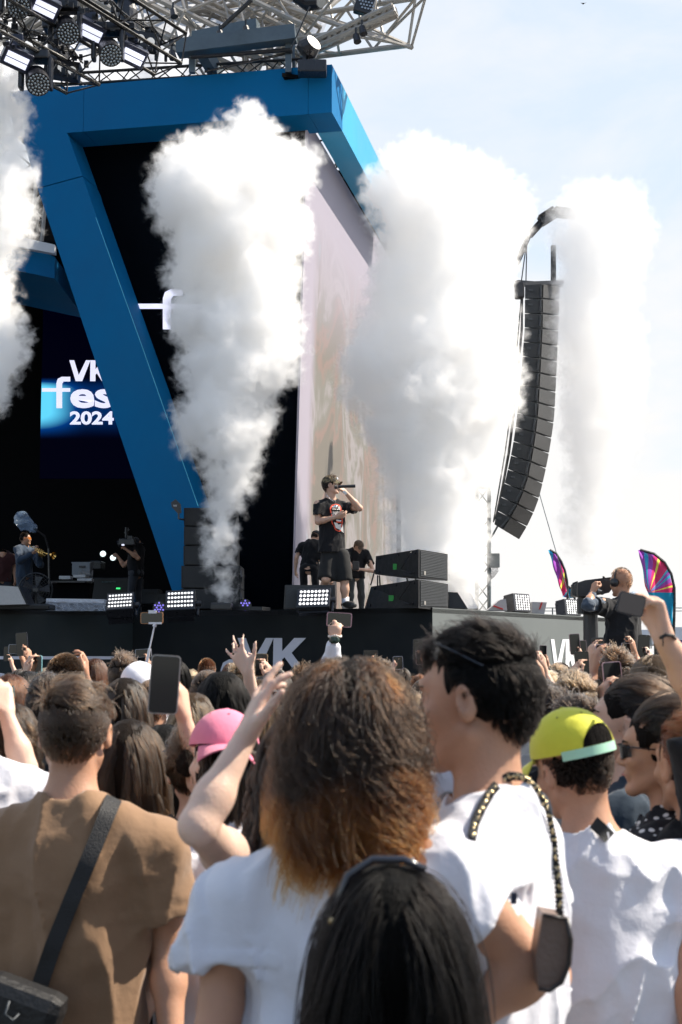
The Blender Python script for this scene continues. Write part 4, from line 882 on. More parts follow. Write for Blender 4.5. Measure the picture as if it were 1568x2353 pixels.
def face_bits(o, brow=(.02, .012, .008)):
    s, c, M = o.s, o.hc, o.M; P = lambda x, y, z: Vector(c+M @ (NP((x, y, z))*s)); q = MB()
    for e in (-1, 1): q.tube([P(e*.014, .094, .026), P(e*.030, .0925, .031), P(e*.046, .080, .027)], [.0028*s, .0036*s, .0018*s], 6)
    q.build('eyebrows', mat('brow', brow, .8), o.root, True); q = MB()
    for e in (-1, 1): q.tube([P(e*.0215, .0865, .0055), P(e*.031, .0885, .0075), P(e*.042, .081, .0055)], [.0012*s, .0034*s, .0012*s], 8)
    q.build('eye', mat('eye_dark', (.02, .014, .01), .2, spec=.8), o.root, True); q = MB()
    q.tube([P(-.020, .0855, -.0605), P(0, .0985, -.0585), P(.020, .0855, -.0605)], [.0016*s, .0042*s, .0016*s], 8); q.build('lips', mat('lips', (.42, .16, .13), .4), o.root, True)

# 1 -- man in the brown T-shirt
o = person(176, 1553, 3.3, yaw=R(-6), head=(R(4), R(-4), 0), wide=1.13, top='brown', topcol=(.25, .15, .085), hair='short', hc='brown', sk='b', hem=.70, folds=.7,
           arms=(dict(w=C(-40, 2330, 3.2), e=C(-5, 2200, 3.3)), dict(w=C(395, 2420, 3.2), e=C(385, 2175, 3.3))), hairkw=dict(comb=(.75, .5, .1), length=.055, n=8000),
           label='man in a tan brown T-shirt with a black strap across his back, seen from behind')
bag = empty('crossbody_bag', at(30, 2330, 3.1), 'black bag at the lower left hanging by its strap from the man in brown', 'bag')
_, La, Ra = strap(o, o.shirt, [(272, 1815), (255, 1850), (215, 1950), (160, 2080), (120, 2180), (80, 2300)], 38, 'strap', BLK, parent=bag, off=.017)
q = MB(); cb = at(38, 2345, 3.06); q.box(cb, (.18, .10, .16), Euler((0, .35, 0)).to_matrix(), bev=.03); q.build('pouch', mat('bag_black', (.008, .008, .009), .5, bump=.3, bscale=80), bag)
q = MB(); q.tube([at(22, 2300, 3.0), at(12, 2330, 2.99), at(30, 2345, 2.99), at(44, 2330, 3.0)], .0025, 6); q.build('cord', mat('grey_cord', (.05, .06, .07), .5), bag, True)
# 2 -- woman with the ombre hair
o = person(806, 1508, 2.32, yaw=R(-3), fem=True, wide=1.22, sk='b', top='w1', topcol=WT, hair='long', hc='ombre', hem=.76, folds=1.2, sleeve='short',
           arms=(dict(w=C(470, 2560, 2.25), e=C(508, 2310, 2.3)), dict(w=C(1080, 2500, 2.5), e=C(1085, 2330, 2.45))), lean=(0, .0),
           hairkw=dict(length=.235, curl=.017, drape=.36, thick=1.9, n=15000, rad=.00075, spread=2.2), label='woman from behind with wavy brown hair turning copper at the ends, in a white T-shirt')
hero = o
# 3 -- woman in front of her whose bare arm is raised
o = person(712, 1625, 2.86, yaw=R(-5), fem=True, sk='c', top='plum', topcol=cloth('plum', (.05, .03, .035)), sleeve='none', hair='long', hc='dark', label='woman mostly hidden by the copper-ended hair, pale bare arm raised with spread fingers',
           arms=(dict(w=C(560, 1702, 2.48), e=C(456, 1898, 2.42), d=NP((.30, .30, .80)), n=NP((.75, .2, -.35))), None), hands=('spread', 'relaxed'), hairkw=dict(length=.32, curl=.02, drape=.4, n=6000))
px_phone(655, 1604, 2.62, 62, 36, 'small pale-edged phone behind the spread fingers of the raised pale arm', (.6, .58, .55), roll=.05)
# 4 -- tall man, head turned to the left
o = person(1098, 1428, 2.5, yaw=R(62), head=(R(6), R(-4), R(4)), wide=1.10, sk='b', top='w2', topcol=WT, hair='messy', hc='black', hem=.70, folds=.9, slf=.50,
           arms=(dict(w=C(1115, 2318, 2.30), e=C(1222, 2215, 2.30), d=NP((-.9, .2, -.1))), None), lean=(.0, -.03),
           hairkw=dict(comb=(0, .9, .5), length=.042, n=9500, rad=.0008), label='tall man with thick black hair facing left, white T-shirt, a chain-strap bag on his shoulder')
tall = o; face_bits(o); glasses(o, up=.058, fwd=-.002, pitch=.38)
bag = empty('shoulder_bag', at(1278, 2190, 2.4), 'small taupe leather handbag on a gold chain hanging behind the tall man', 'bag')
q = MB()
bb = [(1247, 2098), (1302, 2108), (1312, 2160), (1308, 2215), (1290, 2258), (1262, 2276), (1238, 2270), (1232, 2200)]
q.poly([at(x, y, 2.20) for x, y in bb], .06, (0, 1, 0)); q.build('bag_body', LEATH, bag)
q = MB(); q.tube([at(x, y, 2.19) for x, y in bb[1:7]], .004, 8); q.tube([at(1247, 2102, 2.19), at(1302, 2112, 2.19)], .003, 8); q.build('piping', mat('dark_piping', (.02, .014, .012), .4), bag, True)
bt = bvh(tall.shirt); ch = [(1085, 1925), (1092, 1890), (1108, 1855), (1128, 1820), (1150, 1795), (1175, 1783), (1200, 1785), (1225, 1800), (1246, 1830), (1262, 1870), (1272, 1920), (1278, 1980), (1284, 2040), (1287, 2100)]
q = MB(); qb = MB(); lastY = None
for u in np.linspace(0, 1, 74):
    x = np.interp(u, np.linspace(0, 1, len(ch)), [p[0] for p in ch]); y = np.interp(u, np.linspace(0, 1, len(ch)), [p[1] for p in ch]); h_ = cast(bt, x, y, .009)
    Yh = h_.y if h_ is not None else (lastY or 2.3)
    Yh = min(Yh, 2.42) if y < 2000 else min(Yh, 2.2); lastY = Yh; p = at(x, y, Yh); a = u*40; d = Vector((math.cos(a), .3*math.sin(a*2), math.sin(a)))*.0062; (q if int(u*74) % 2 else qb).tube([p-d*.8, p+d*.8], [.0024, .0024], 6); qb.tube([p+Vector((.005, .002, -.006)), p+Vector((-.005, .002, .006))], .0036, 6)
x_ = q.build('chain', GOLD, bag, True); x_['kind'] = 'stuff'; x_ = qb.build('woven_strap', BLK, bag, True); x_['kind'] = 'stuff'
q = MB(); q.poly([at(1176, 2052, 2.13), at(1189, 2052, 2.13), at(1188, 2078, 2.13), at(1175, 2078, 2.13)], .01, (0, 1, 0)); q.build('sleeve_tag', mat('navy_tag', (.01, .015, .04), .7), tall.root)
# 5 -- girl with black hair, nearest
o = person(900, 1980, 1.93, yaw=R(2), head=(R(-3), 0, 0), fem=True, wide=1.0, sk='a', top='dk', topcol=BLKT, hair='long', hc='black', hem=.8,
           hairkw=dict(length=.62, n=12000, rad=.0008, thick=1.3, part=0), label='nearest girl, long straight black hair, glasses on her head, low in the middle')
q = MB(); s_, c_, M_ = o.s, o.hc, o.M; P = lambda x, y, z: Vector(c_+M_ @ (NP((x, y, z))*s_))
q.tube([P(-.094, -.045, .055), P(-.070, -.03, .118), P(-.03, -.028, .143), P(.02, -.03, .143), P(.055, -.035, .128)], .0055, 8); q.build('hair_band', mat('glasses_frame', (.012, .012, .02), .2, spec=.8), o.root, True)
q = MB()
for z in (.052, .036, .020): q.disc(P(-.096, -.055, z), (0, -1, 0), .0045, .004, 10)
q.build('gold_bead', GOLD, o.root, True)
# 6 -- lime cap
o = person(1292, 1634, 3.15, yaw=R(8), head=(R(22), R(-9), R(-9)), lean=(-.09, 0), wide=1.22, sk='b', top='w3', topcol=WT, hair='short', hc='dark', hem=.76, H=None, hat=('cap', (.60, .58, .05), 'lime'), folds=1.1,
           arms=(None, dict(w=C(1600, 2420, 3.0), e=C(1575, 2200, 3.1))), hairkw=dict(length=.02, n=4500), label='man in a lime yellow cap and white T-shirt with a black shoulder strap')
q = MB(); s_, c_, M_ = o.s, o.hc, o.M @ np.array(Matrix.Rotation(0, 3, 'X')); P = lambda x, y, z: Vector(c_+M_ @ (NP((x, y, z))*s_))
arc = [(math.cos(a)*.094, -.012+math.sin(a)*.113) for a in np.linspace(R(210), R(330), 21)]
q.grid(lambda u, v: P(arc[int(round(u*20))][0], arc[int(round(u*20))][1]-.002, .046-.022*v), 20, 2); q.build('cap_strap', mat('mint_strap', (.38, .66, .48), .5), o.root, True)
q = MB(); q.grid(lambda u, v: P(math.cos(R(240+60*u))*.095, -.013+math.sin(R(240+60*u))*.114, .047+.048*v*math.sin(PI*u)**.6), 20, 8); q.build('hair_gap', mass_mat('dark', HC['dark'][0]), o.root, True)
strap(o, o.shirt, [(1345, 1875), (1372, 1895), (1402, 1925)], 30, 'strap', BLK, 12, parent=o.root)
# 7 -- heads on the right
person(1325, 1592, 4.1, yaw=R(20), hair='messy', hc='dark', sk='b', topcol=GREYT, top='g', label='dark brown-haired head behind the lime yellow cap', hairkw=dict(comb=(.4, .7, .2)))
o = person(1456, 1560, 4.0, yaw=R(72), head=(R(10), R(8), 0), fem=True, hair='tied', hc='dark', sk='a', topcol=NAVY, top='n', hem=.8, label='woman in profile facing left with dark tied hair and a drop earring, navy T-shirt'); face_bits(o)
q = MB(); P = lambda x, y, z: Vector(o.hc+o.M @ (NP((x, y, z))*o.s)); q.tube([P(-.088, .0, -.038), P(-.090, .0, -.055), P(-.090, .0, -.085)], [.002, .004, .0025], 6); q.build('earring', mat('silver', (.8, .8, .8), .2, metal=1), o.root)
o = person(1530, 1612, 3.45, yaw=R(66), head=(R(14), R(-2), 0), fem=True, hair='tied', hc='dark', sk='b', sleeve='long', label='woman facing left in dark red sunglasses and a black polka dot blouse', hem=.8, top='dots', topcol=None, neckf=0, group=None) if False else None
def dots_mat():
    m = mat('polka_dots', (.008, .008, .012), .8); n = m.node_tree; l = n.links.new; t = n.nodes.new('ShaderNodeTexCoord'); v = n.nodes.new('ShaderNodeTexVoronoi'); v.inputs['Scale'].default_value = 42; v.inputs['Randomness'].default_value = .25
    l(t.outputs['Object'], v.inputs['Vector']); c = n.nodes.new('ShaderNodeMath'); c.operation = 'LESS_THAN'; c.inputs[1].default_value = .30; l(v.outputs['Distance'], c.inputs[0]); x = n.nodes.new('ShaderNodeMix'); x.data_type = 'RGBA'
    x.inputs[6].default_value = (.008, .008, .012, 1); x.inputs[7].default_value = (.75, .72, .70, 1); l(c.outputs[0], x.inputs[0]); l(x.outputs[2], n.nodes['Principled BSDF'].inputs['Base Color']); return m
o = person(1518, 1606, 3.5, yaw=R(66), head=(R(12), R(-2), 0), fem=True, hair='tied', hc='dark', sk='b', sleeve='long', topcol=dots_mat(), top='d', lean=(0, .02), label='woman facing left in dark red sunglasses and a black polka dot blouse', hem=.8); face_bits(o); glasses(o)
o = person(1588, 1640, 3.34, yaw=R(25), fem=True, hair='tied', hc='red', sk='b', topcol=BLKT, top='b', label='red-haired woman in black cut by the right edge', hem=.7, wide=1.1, lean=(-.06, 0)); redw = o
person(1500, 1503, 5.0, yaw=R(10), fem=True, hair='bob', hc='light', sk='a', topcol=GREYT, top='g', hairkw=dict(length=.22), label='light brown bobbed head under the raised arm at the right')
person(1420, 1487, 6.2, yaw=R(-15), hair='messy', hc='brown', sk='b', topcol=BLKT, top='b', label='short brown-haired head beside the pink-edged phones')
person(1322, 1540, 5.2, yaw=R(5), hair='messy', hc='light', sk='a', topcol=GREYT, top='g', label='tousled light-haired head left of the pink-edged phone')
person(1281, 1522, 8.4, yaw=0, hair='short', hc='light', sk='a', topcol=GREYT, top='g', label='small light brown head just below the sign on the grey end panel')
person(1262, 1572, 4.6, yaw=R(15), hair='short', hc='dark', sk='b', topcol=BLKT, top='b', label='dark head between the tall man and the lime cap')
person(1560, 1545, 4.4, yaw=R(40), fem=True, hair='bob', hc='brown', sk='a', topcol=BLKT, top='b', hairkw=dict(length=.2), label='brown-haired head at the right edge above the polka dot blouse')
# 8 -- heads on the left
person(151, 1500, 6.2, yaw=0, hair='buzz', hc='brown', sk='b', topcol=BLKT, top='b', label='round close-cropped head above the man in brown', arms=(None, dict(w=C(196, 1565, 6.5), d=NP((0, .1, 1)), n=NP((-1, -.2, 0)))), hands=('relaxed', 'phone'))
o = person(286, 1499, 7.6, yaw=0, hair='messy', hc='brown', sk='b', topcol=BLKT, top='b', label='tousled brown head just left of the selfie stick')
o = person(322, 1523, 6.6, yaw=R(3), hair='short', hc='brown', sk='a', topcol=WT, top='w', hat=('cap', (.80, .80, .84), 'whitecap'), hairkw=dict(length=.015), label='head in a white cap beside the big raised phone', arms=(None, dict(w=C(336, 1560, 6.9), e=C(370, 1620, 6.7))))
person(288, 1556, 5.2, yaw=R(-4), fem=True, hair='long', hc='brown', sk='a', topcol=BLKT, top='b', hairkw=dict(length=.40), label='woman with long straight brown hair in front of the white cap')
person(300, 1652, 3.9, yaw=R(-8), fem=True, hair='long', hc='brown', sk='a', topcol=BLKT, top='b', hairkw=dict(length=.42, thick=1.4), label='woman with long brown hair right behind the shoulder of the man in brown')
person(378, 1662, 4.3, yaw=0, fem=True, hair='long', hc='black', sk='a', topcol=mat('black_leather', (.008, .009, .011), .25, spec=.7, bump=.6, bscale=30), top='l', sleeve='long', hairkw=dict(length=.35), label='black-haired person in a shiny black jacket below the big raised phone')
o = person(452, 1668, 3.75, yaw=R(-5), fem=True, hair='tied', hc='brown', sk='a', topcol=BLKT, top='b', sleeve='none', label='bare-armed person holding up the big phone', arms=(None, dict(w=C(424, 1652, 3.66), e=C(462, 1800, 3.66), d=NP((-.12, .0, 1)), n=NP((-1, .25, 0)))), hands=('relaxed', 'phone'))
px_phone(378, 1573, 3.60, 68, 134, 'biggest raised phone, black with a steel edge, above the man in brown', (.30, .29, .27), roll=-.06, yaw=.1)
# pink cap
o = person(528, 1634, 3.5, yaw=R(28), head=(R(12), R(-4), R(8)), fem=True, hair='long', hc='dark', sk='c', topcol=WT, top='w', hairkw=dict(length=.16, n=2500), label='person in a pink cap worn backwards beside the raised bare arm', hat=('cap', (.78, .22, .32), 'pink', True, 0, R(150)))
person(514, 1541, 5.0, yaw=R(4), fem=True, hair='long', hc='black', sk='a', topcol=BLKT, top='b', hairkw=dict(length=.40, n=3500), label='woman with long glossy black hair behind the pink cap')
person(446, 1590, 4.9, yaw=R(-10), fem=True, hair='long', hc='light', sk='a', topcol=GREYT, top='g', hairkw=dict(length=.3), label='light-haired woman between the big phone and the pink cap')
person(478, 1538, 6.4, hair='short', hc='brown', sk='a', topcol=BLKT, top='b', label='short brown head left of the glossy black hair')
o = person(596, 1560, 5.6, yaw=R(-5), fem=True, hair='bob', hc='light', sk='c', topcol=WT, top='w', label='light-haired person reaching an open hand up in front of the stage sign', arms=(dict(w=C(572, 1545, 5.3), e=C(583, 1640, 5.4), d=NP((-.5, 0, .85)), n=NP((.5, .8, .1))), None), hands=('spread', 'relaxed'), hairkw=dict(length=.2))
o = person(706, 1535, 6.9, hair='messy', hc='brown', sk='a', topcol=GREYT, top='g', label='curly brown head left of the white raised sleeve', hairkw=dict(comb=(0, .2, .5)))
o = person(785, 1512, 8.4, yaw=0, fem=True, hair='bob', hc='brown', sk='a', topcol=WT, top='w', sleeve='long', label='person with white sleeve, wristwatch and pearl bracelet holding a phone sideways above the crowd', arms=(None, dict(w=C(768, 1472, 8.3), e=C(764, 1530, 8.35), d=NP((.22, 0, 1)), n=NP((0, 1, 0)))), hands=('relaxed', 'phone'))
px_phone(780, 1424, 8.38, 58, 33, 'sideways phone with a pink edge held above the crowd in front of the stage', (.45, .25, .28), roll=-.06)
q = MB()
for i in range(22): a = 2*PI*i/22; q.disc(at(770, 1464, 8.3)+Vector((math.cos(a)*.034, math.sin(a)*.034, .004*math.sin(a*3))), (0, 0, 1), .007, .01, 8)
q.build('bracelet', mat('pearl', (.7, .62, .55), .3), o.root, True)
q = MB(); q.box(at(769, 1471, 8.255), (.045, .02, .04), bev=.008); q.tube([at(760, 1471, 8.27), at(769, 1472, 8.25), at(778, 1471, 8.27)], .014, 8); q.build('watch', mat('watch_dark', (.01, .03, .02), .3), o.root, True)
# far left
person(112, 1545, 5.3, yaw=R(5), hair='messy', hc='dark', sk='b', topcol=BLKT, top='b', label='dark-haired head just left of the man in brown')
person(26, 1548, 5.8, yaw=R(-20), fem=True, hair='bob', hc='red', sk='a', topcol=BLKT, top='b', hairkw=dict(length=.2), label='auburn head at the far left below the white stripe')
o = person(20, 1612, 3.9, yaw=R(-12), fem=True, hair='long', hc='brown', sk='a', topcol=BLKT, top='b', hairkw=dict(length=.34, curl=.016), label='woman with crimped brown hair at the left edge')
o = person(-40, 1640, 3.95, yaw=R(-10), fem=True, hair='bob', hc='blond', sk='c', topcol=WT, top='w', sleeve='none', label='blonde person at the left edge with a bare forearm raised', arms=(None, dict(w=C(14, 1640, 3.75), e=C(58, 1765, 3.75), d=NP((-.3, .3, .8)), n=NP((-.4, .8, 0)))), hairkw=dict(length=.2))
person(-92, 1480, 3.6, yaw=R(10), hair='short', hc='dark', sk='b', topcol=WT, top='w', wide=1.35, label='white T-shirt shoulder of a person cut by the left edge beside the man in brown')
px_phone(15, 1590, 4.1, 34, 26, 'phone with a dark teal case at the left edge held sideways', (.02, .12, .13), roll=.05)
# raised phones with their holders: (head x, head y, depth, phone x, y, w, h, side, hair, label of the phone)
HOLD = [(64, 1540, 6.1, 81, 1526, 31, 40, -1, 'dark', (.25, .55, .6), 'phone in a pale turquoise case at the far left'), (350, 1560, 6.3, 312, 1567, 31, 42, 1, 'brown', (.55, .52, .5), 'pale-edged phone in front of the white cap'),
        (634, 1540, 6.2, 601, 1528, 29, 52, 1, 'dark', (.5, .36, .2), 'gold-edged phone over the letter V of the stage sign'), (470, 1570, 6.6, 452, 1596, 28, 20, 1, 'light', (.5, .42, .4), 'small sideways phone with a pale edge above the pink cap'),
        (900, 1556, 9.5, 915, 1523, 23, 30, -1, 'brown', (.35, .35, .4), 'small phone above the crowd just left of the tall man'), (972, 1560, 8.8, 966, 1511, 20, 32, 1, 'brown', (.5, .35, .33), 'phone with a rose edge half hidden by the tall man'),
        (1244, 1556, 7.2, 1232, 1512, 28, 34, 1, 'brown', (.6, .42, .36), 'phone with a peach edge right of the tall man'), (1252, 1560, 6.6, 1228, 1544, 26, 26, 1, 'dark', (.04, .04, .05), 'black phone held low beside the tall man'),
        (1345, 1562, 6.9, 1375, 1485, 29, 40, -1, 'dark', (.05, .05, .06), 'black phone, topmost beside the camera operator'), (1380, 1560, 6.2, 1388, 1503, 36, 46, -1, 'brown', (.62, .42, .42), 'pink-edged phone just below the topmost black phone'),
        (1400, 1600, 4.9, 1409, 1562, 43, 82, -1, 'dark', (.66, .42, .44), 'larger pink-edged phone, lowest of the right-hand phones'), (1450, 1530, 8.8, 1441, 1486, 25, 16, 1, 'brown', (.6, .5, .5), 'small sideways phone with a pale edge below the camera operator'),
        (1530, 1545, 7.2, 1523, 1504, 24, 26, 1, 'dark', (.08, .05, .06), 'small dark phone at the right under the raised arm'), (1210, 1560, 7.8, 1202, 1504, 16, 30, -1, 'brown', (.6, .55, .55), 'slim pale phone edge beside the tall man\'s hair'),
        (1300, 1568, 6.0, 1338, 1526, 32, 58, -1, 'brown', (.01, .01, .012), 'black tablet held upright over the sign on the grey panel')]
for k, (hx, hy, Y, x, y, w_, h_, sd_, hc_, cs, lb) in enumerate(HOLD):
    Yp = Y+.30; pw, ph_ = w_*Yp/F, h_*Yp/F; land = w_ > h_; c = at(x, y, Yp)
    wr_ = NP(c)+NP((sd_*(pw/2+.012), -.012, -ph_/2-.035))
    a = dict(w=wr_, d=NP((-sd_*.10, -.02, 1)), n=NP((-sd_, .25, 0)), pole=NP((sd_*.5, -.1, -1)))
    person(hx, hy, Y, yaw=R(random.uniform(-15, 15)), fem=k % 2 == 0, hair=('bob', 'short')[k % 2], hc=hc_, sk='ab'[k % 2], topcol=(BLKT, WT, GREYT)[k % 3], top='h', sleeve=('short', 'long')[k % 3 == 1], arms=(None, a) if sd_ > 0 else (a, None), hands=('phone', 'phone'), hairkw=dict(length=.2) if k % 2 == 0 else {},
           label=('person holding the '+lb)[:150] if len(lb.split()) < 14 else lb, group='people holding up phones')
    px_phone(x, y, Yp, w_, h_, lb, cs, roll=random.uniform(-.08, .08))
# selfie stick
o = person(338, 1590, 8.6, hair='short', hc='dark', sk='a', topcol=BLKT, top='b', label='person holding the selfie stick behind the white cap', arms=(dict(w=C(334, 1545, 8.9)), None), hands=('grip', 'relaxed'))
st = empty('selfie_stick', at(333, 1545, 8.9), 'white selfie stick holding a phone sideways above the crowd', 'selfie stick')
q = MB(); q.tube([at(333, 1548, 8.9), at(344, 1490, 8.9)], .009, 8); q.build('handle', mat('stick_white', (.6, .6, .65), .3, metal=.4), st); q = MB(); q.tube([at(344, 1490, 8.9), at(355, 1440, 8.9)], .005, 8); q.tube([at(355, 1440, 8.9), at(357, 1433, 8.9)], .012, 8); q.box(at(357, 1432, 8.9), (.08, .02, .012)); q.box(at(351, 1406, 8.9), (.05, .02, .02)); q.build('clamp', mat('stick_white', (.6, .6, .65), .3), st)
px_phone(349, 1420, 8.9, 52, 26, 'sideways phone with an orange edge on the selfie stick', (.45, .20, .08), roll=.02)
# the raised hand at the right edge
o = person(1790, 1560, 3.3, yaw=R(5), hair='short', hc='dark', sk='a', topcol=BLKT, top='b', sleeve='short', wide=1.05, label='person beyond the right edge whose bare forearm holds up a tilted phone', arms=(dict(w=C(1527, 1470, 3.17), e=C(1606, 1592, 3.25), d=NP((-.22, .05, 1)), n=NP((-.95, -.12, .0))), None), hands=('clasp', 'relaxed'))
px_phone(1451, 1388, 3.13, 62, 50, 'tilted dark phone gripped by the big hand at the right edge', (.015, .015, .02), roll=-.24, lit=(.03, .025, .03))
q = MB(); q.tube([at(1518, 1466, 3.12), at(1530, 1459, 3.10), at(1545, 1460, 3.12), at(1552, 1468, 3.16)], .004, 6); q.tube([at(1524, 1462, 3.1), at(1524, 1485, 3.1)], .0015, 5); q.build('bracelet', BLK, o.root, True)
# people filling the ground up to the stage
hcs = ['dark', 'brown', 'brown', 'light', 'black', 'dark', 'red', 'blond', 'light', 'grey']; tops = [BLKT, WT, GREYT, NAVY, cloth('rust', (.22, .06, .03)), cloth('sage', (.13, .17, .11)), BLKT, cloth('sky', (.18, .30, .42)), WT]
HN = {'dark': 'dark brown', 'brown': 'mid brown', 'light': 'light brown', 'black': 'black', 'red': 'reddish', 'blond': 'blond', 'grey': 'greyish'}
TN = ['black', 'white', 'grey', 'navy', 'rust', 'sage green', 'black', 'sky blue', 'white']; rr_ = random.Random(5); k = 0
for Y in (6.9, 8.0, 9.1, 10.3, 11.6, 13.0, 14.6):
    nx = int(.50*Y/.62)+1; off = rr_.random()*60
    for i in range(nx):
        x = (i+.5)/nx*1640-40+rr_.uniform(-25, 25)*7/Y; Hh = rr_.uniform(1.50, 1.69); fem = rr_.random() < .55; y = 1500.5+(EYE-Hh)*F/Y
        stl = rr_.choice(['long', 'bob', 'tied', 'long']) if fem else rr_.choice(['short', 'short', 'messy', 'buzz']); h_ = rr_.choice(hcs); ti = rr_.randrange(len(tops)); kw = dict(length=rr_.uniform(.25, .4)) if stl == 'long' else dict(length=.2) if stl == 'bob' else {}
        wordl = {'long': 'long', 'bob': 'bobbed', 'tied': 'tied', 'short': 'short', 'messy': 'tousled', 'buzz': 'cropped'}[stl]
        nb = 'left edge' if x < 120 else 'man in brown' if x < 260 else 'selfie stick' if x < 400 else 'pink cap' if x < 600 else 'copper-ended hair' if x < 1000 else 'tall man' if x < 1230 else 'grey panel sign' if x < 1400 else 'camera operator'
        dist = {6.9: 'row nearest', 8.0: 'second row', 9.1: 'third row', 10.3: 'fourth row', 11.6: 'fifth row', 13.0: 'sixth row', 14.6: 'row at the stage'}[Y]
        arms = (None, None); hn = ('relaxed', 'relaxed')
        ph = None
        if rr_.random() < .42 and Y > 8.5:
            wp = (x+14*8/Y, 1518+rr_.uniform(0, 14)); arms = (None, dict(w=C(wp[0], wp[1], Y+.25)))
            if rr_.random() < .7: ph = (wp[0]-.05*F/Y, wp[1]-.12*F/Y, Y+.26, rr_.random() < .3); arms = (None, dict(w=C(wp[0], wp[1], Y+.25), d=NP((-.1, 0, 1)), n=NP((-1, .2, 0)))); hn = ('phone', 'phone')
        person(x, y, Y, yaw=R(rr_.uniform(-22, 22)), fem=fem, hair=stl, hc=h_, sk=rr_.choice('abcb'), topcol=tops[ti], top='f', arms=arms, hands=hn, hairkw=kw, folds=.8,
               label='%s %s hair, %s top, %s near the %s' % (wordl, HN[h_], TN[ti], dist, nb), group='crowd facing the stage'); k += 1
        if ph: px_phone(ph[0], ph[1], ph[2], (.15 if ph[3] else .075)*F/Y, (.075 if ph[3] else .15)*F/Y, 'phone of %s %s hair, %s top, %s near %s' % (wordl, HN[h_], TN[ti], dist, nb), rr_.choice([(.02, .02, .02), (.45, .3, .3), (.3, .3, .32), (.02, .02, .03)]), roll=rr_.uniform(-.1, .1))

# ---------------------------------------------------------------- people on the stage
SHORTS = cloth('acid_denim', (.020, .020, .020), .9, .1); 
# performer
Yp = 19.25
ank = lambda x, y, Y: C(x, y, Y)
o = person(757, 1093, Yp, yaw=R(-152), head=(R(48), R(6), 0), base=FL, H=1.80, sk='a', topcol=BLKT, top='b', hair='messy', hc='dark', vox=.0095, detail=True, hem=.735, sleeve='short', folds=.9, wide=1.08,
           arms=(dict(w=C(794, 1131, 18.95), e=C(827, 1168, 19.05), d=NP((-.75, -.1, .62)), n=NP((-.6, .5, -.2))), dict(w=C(773, 1188, 18.92), e=C(731, 1199, 19.12), d=NP((.95, -.1, .22)), n=NP((.1, .7, .6)))), hands=('grip', 'relaxed'),
           legs=[(C(757, 1275, Yp), C(750, 1330, Yp-.1), C(728, 1402, Yp+.45)), (C(785, 1275, Yp), C(792, 1335, Yp-.02), C(794, 1392, Yp))], bare_legs=True, pants=SHORTS,
           hairkw=dict(n=2600, rad=.0016, length=.055), hat=None, label='performer in camouflage cap, black graphic T-shirt and long shorts singing into a microphone')
face_bits(o)
def camo():
    m = mat('camouflage', (.1, .08, .05), .85); n = m.node_tree; l = n.links.new; t = n.nodes.new('ShaderNodeTexCoord'); z = n.nodes.new('ShaderNodeTexNoise'); z.inputs['Scale'].default_value = 26; l(t.outputs['Object'], z.inputs[0])
    r_ = n.nodes.new('ShaderNodeValToRGB'); r_.color_ramp.interpolation = 'CONSTANT'; e = r_.color_ramp.elements; e[0].color = (.03, .025, .015, 1); e[1].position = .45; e[1].color = (.13, .10, .055, 1); x = e.new(.55); x.color = (.22, .17, .10, 1); x = e.new(.62); x.color = (.06, .07, .035, 1)
    l(z.outputs['Fac'], r_.inputs[0]); l(r_.outputs[0], n.nodes['Principled BSDF'].inputs['Base Color']); return m
_M['cloth_camo'] = camo(); hat_(o, 'cap', (0, 0, 0), 'camo', True, R(4))
s_, c_, M_ = o.s, o.hc, o.M; P = lambda x, y, z: Vector(c_+M_ @ (NP((x, y, z))*s_))
q = MB()
for i in range(3): q.box(P(-.022+.022*i, .096, .085), (.012, .008, .03), Matrix(M_.tolist()))
q.build('cap_mark', WHITE, o.root)
bs = bvh(o.shirt); RED = mat('print_red', (.70, .07, .03), .7); PW = mat('print_white', (.75, .72, .70), .7)
def on_shirt(polys, m, name, off=.012):
    q = MB()
    for pl in polys:
        v = [cast(bs, 612.4+.2929*x, 1053.3+.2929*y, off) for x, y in pl]
        if all(v): q.add(v, [tuple(range(len(v)))])
    q.build(name, m, o.root)
def band(p, w_):
    out = []
    for (a, b_) in zip(p[:-1], p[1:]):
        dx, dy = b_[0]-a[0], b_[1]-a[1]; l_ = math.hypot(dx, dy); nx, ny = -dy/l_*w_/2, dx/l_*w_/2; out.append([(a[0]+nx, a[1]+ny), (b_[0]+nx, b_[1]+ny), (b_[0]-nx, b_[1]-ny), (a[0]-nx, a[1]-ny)])
    return out
on_shirt(band([(508, 430), (502, 395), (515, 370), (545, 360), (572, 368), (585, 390), (588, 430)], 10)+band([(512, 440), (514, 500), (524, 520)], 8)+band([(590, 440), (597, 500), (588, 540)], 8)+band([(530, 525), (545, 560), (570, 572), (592, 560)], 9)+band([(548, 497), (590, 500)], 14), RED, 'print')
on_shirt([[(530, 500), (600, 520), (607, 585), (580, 562), (545, 545)], [(548, 480), (590, 485), (585, 496), (550, 494)]], PW, 'print_shape', .010)
def shirt_text(body, x0, y0, x1, y1, m):
    cu = bpy.data.curves.new('t', 'FONT'); cu.body = body; cu.offset = .02; cu.resolution_u = 2; ob = bpy.data.objects.new('t', cu); me = bpy.data.meshes.new_from_object(ob); co = np.zeros(len(me.vertices)*3); me.vertices.foreach_get('co', co); co = co.reshape(-1, 3); lo = co.min(0); sz = np.maximum(co.max(0)-lo, 1e-6)
    for v, c in zip(me.vertices, (co-lo)/sz):
        h_ = cast(bs, 612.4+.2929*(x0+(x1-x0)*c[0]), 1053.3+.2929*(y1+(y0-y1)*c[1]), .014)
        if h_ is not None: v.co = h_
    bpy.data.objects.remove(ob); link('lettering', me, m, o.root)
shirt_text('TOUS', 516, 376, 580, 404, PW); shirt_text('UNION', 514, 416, 586, 448, PW)
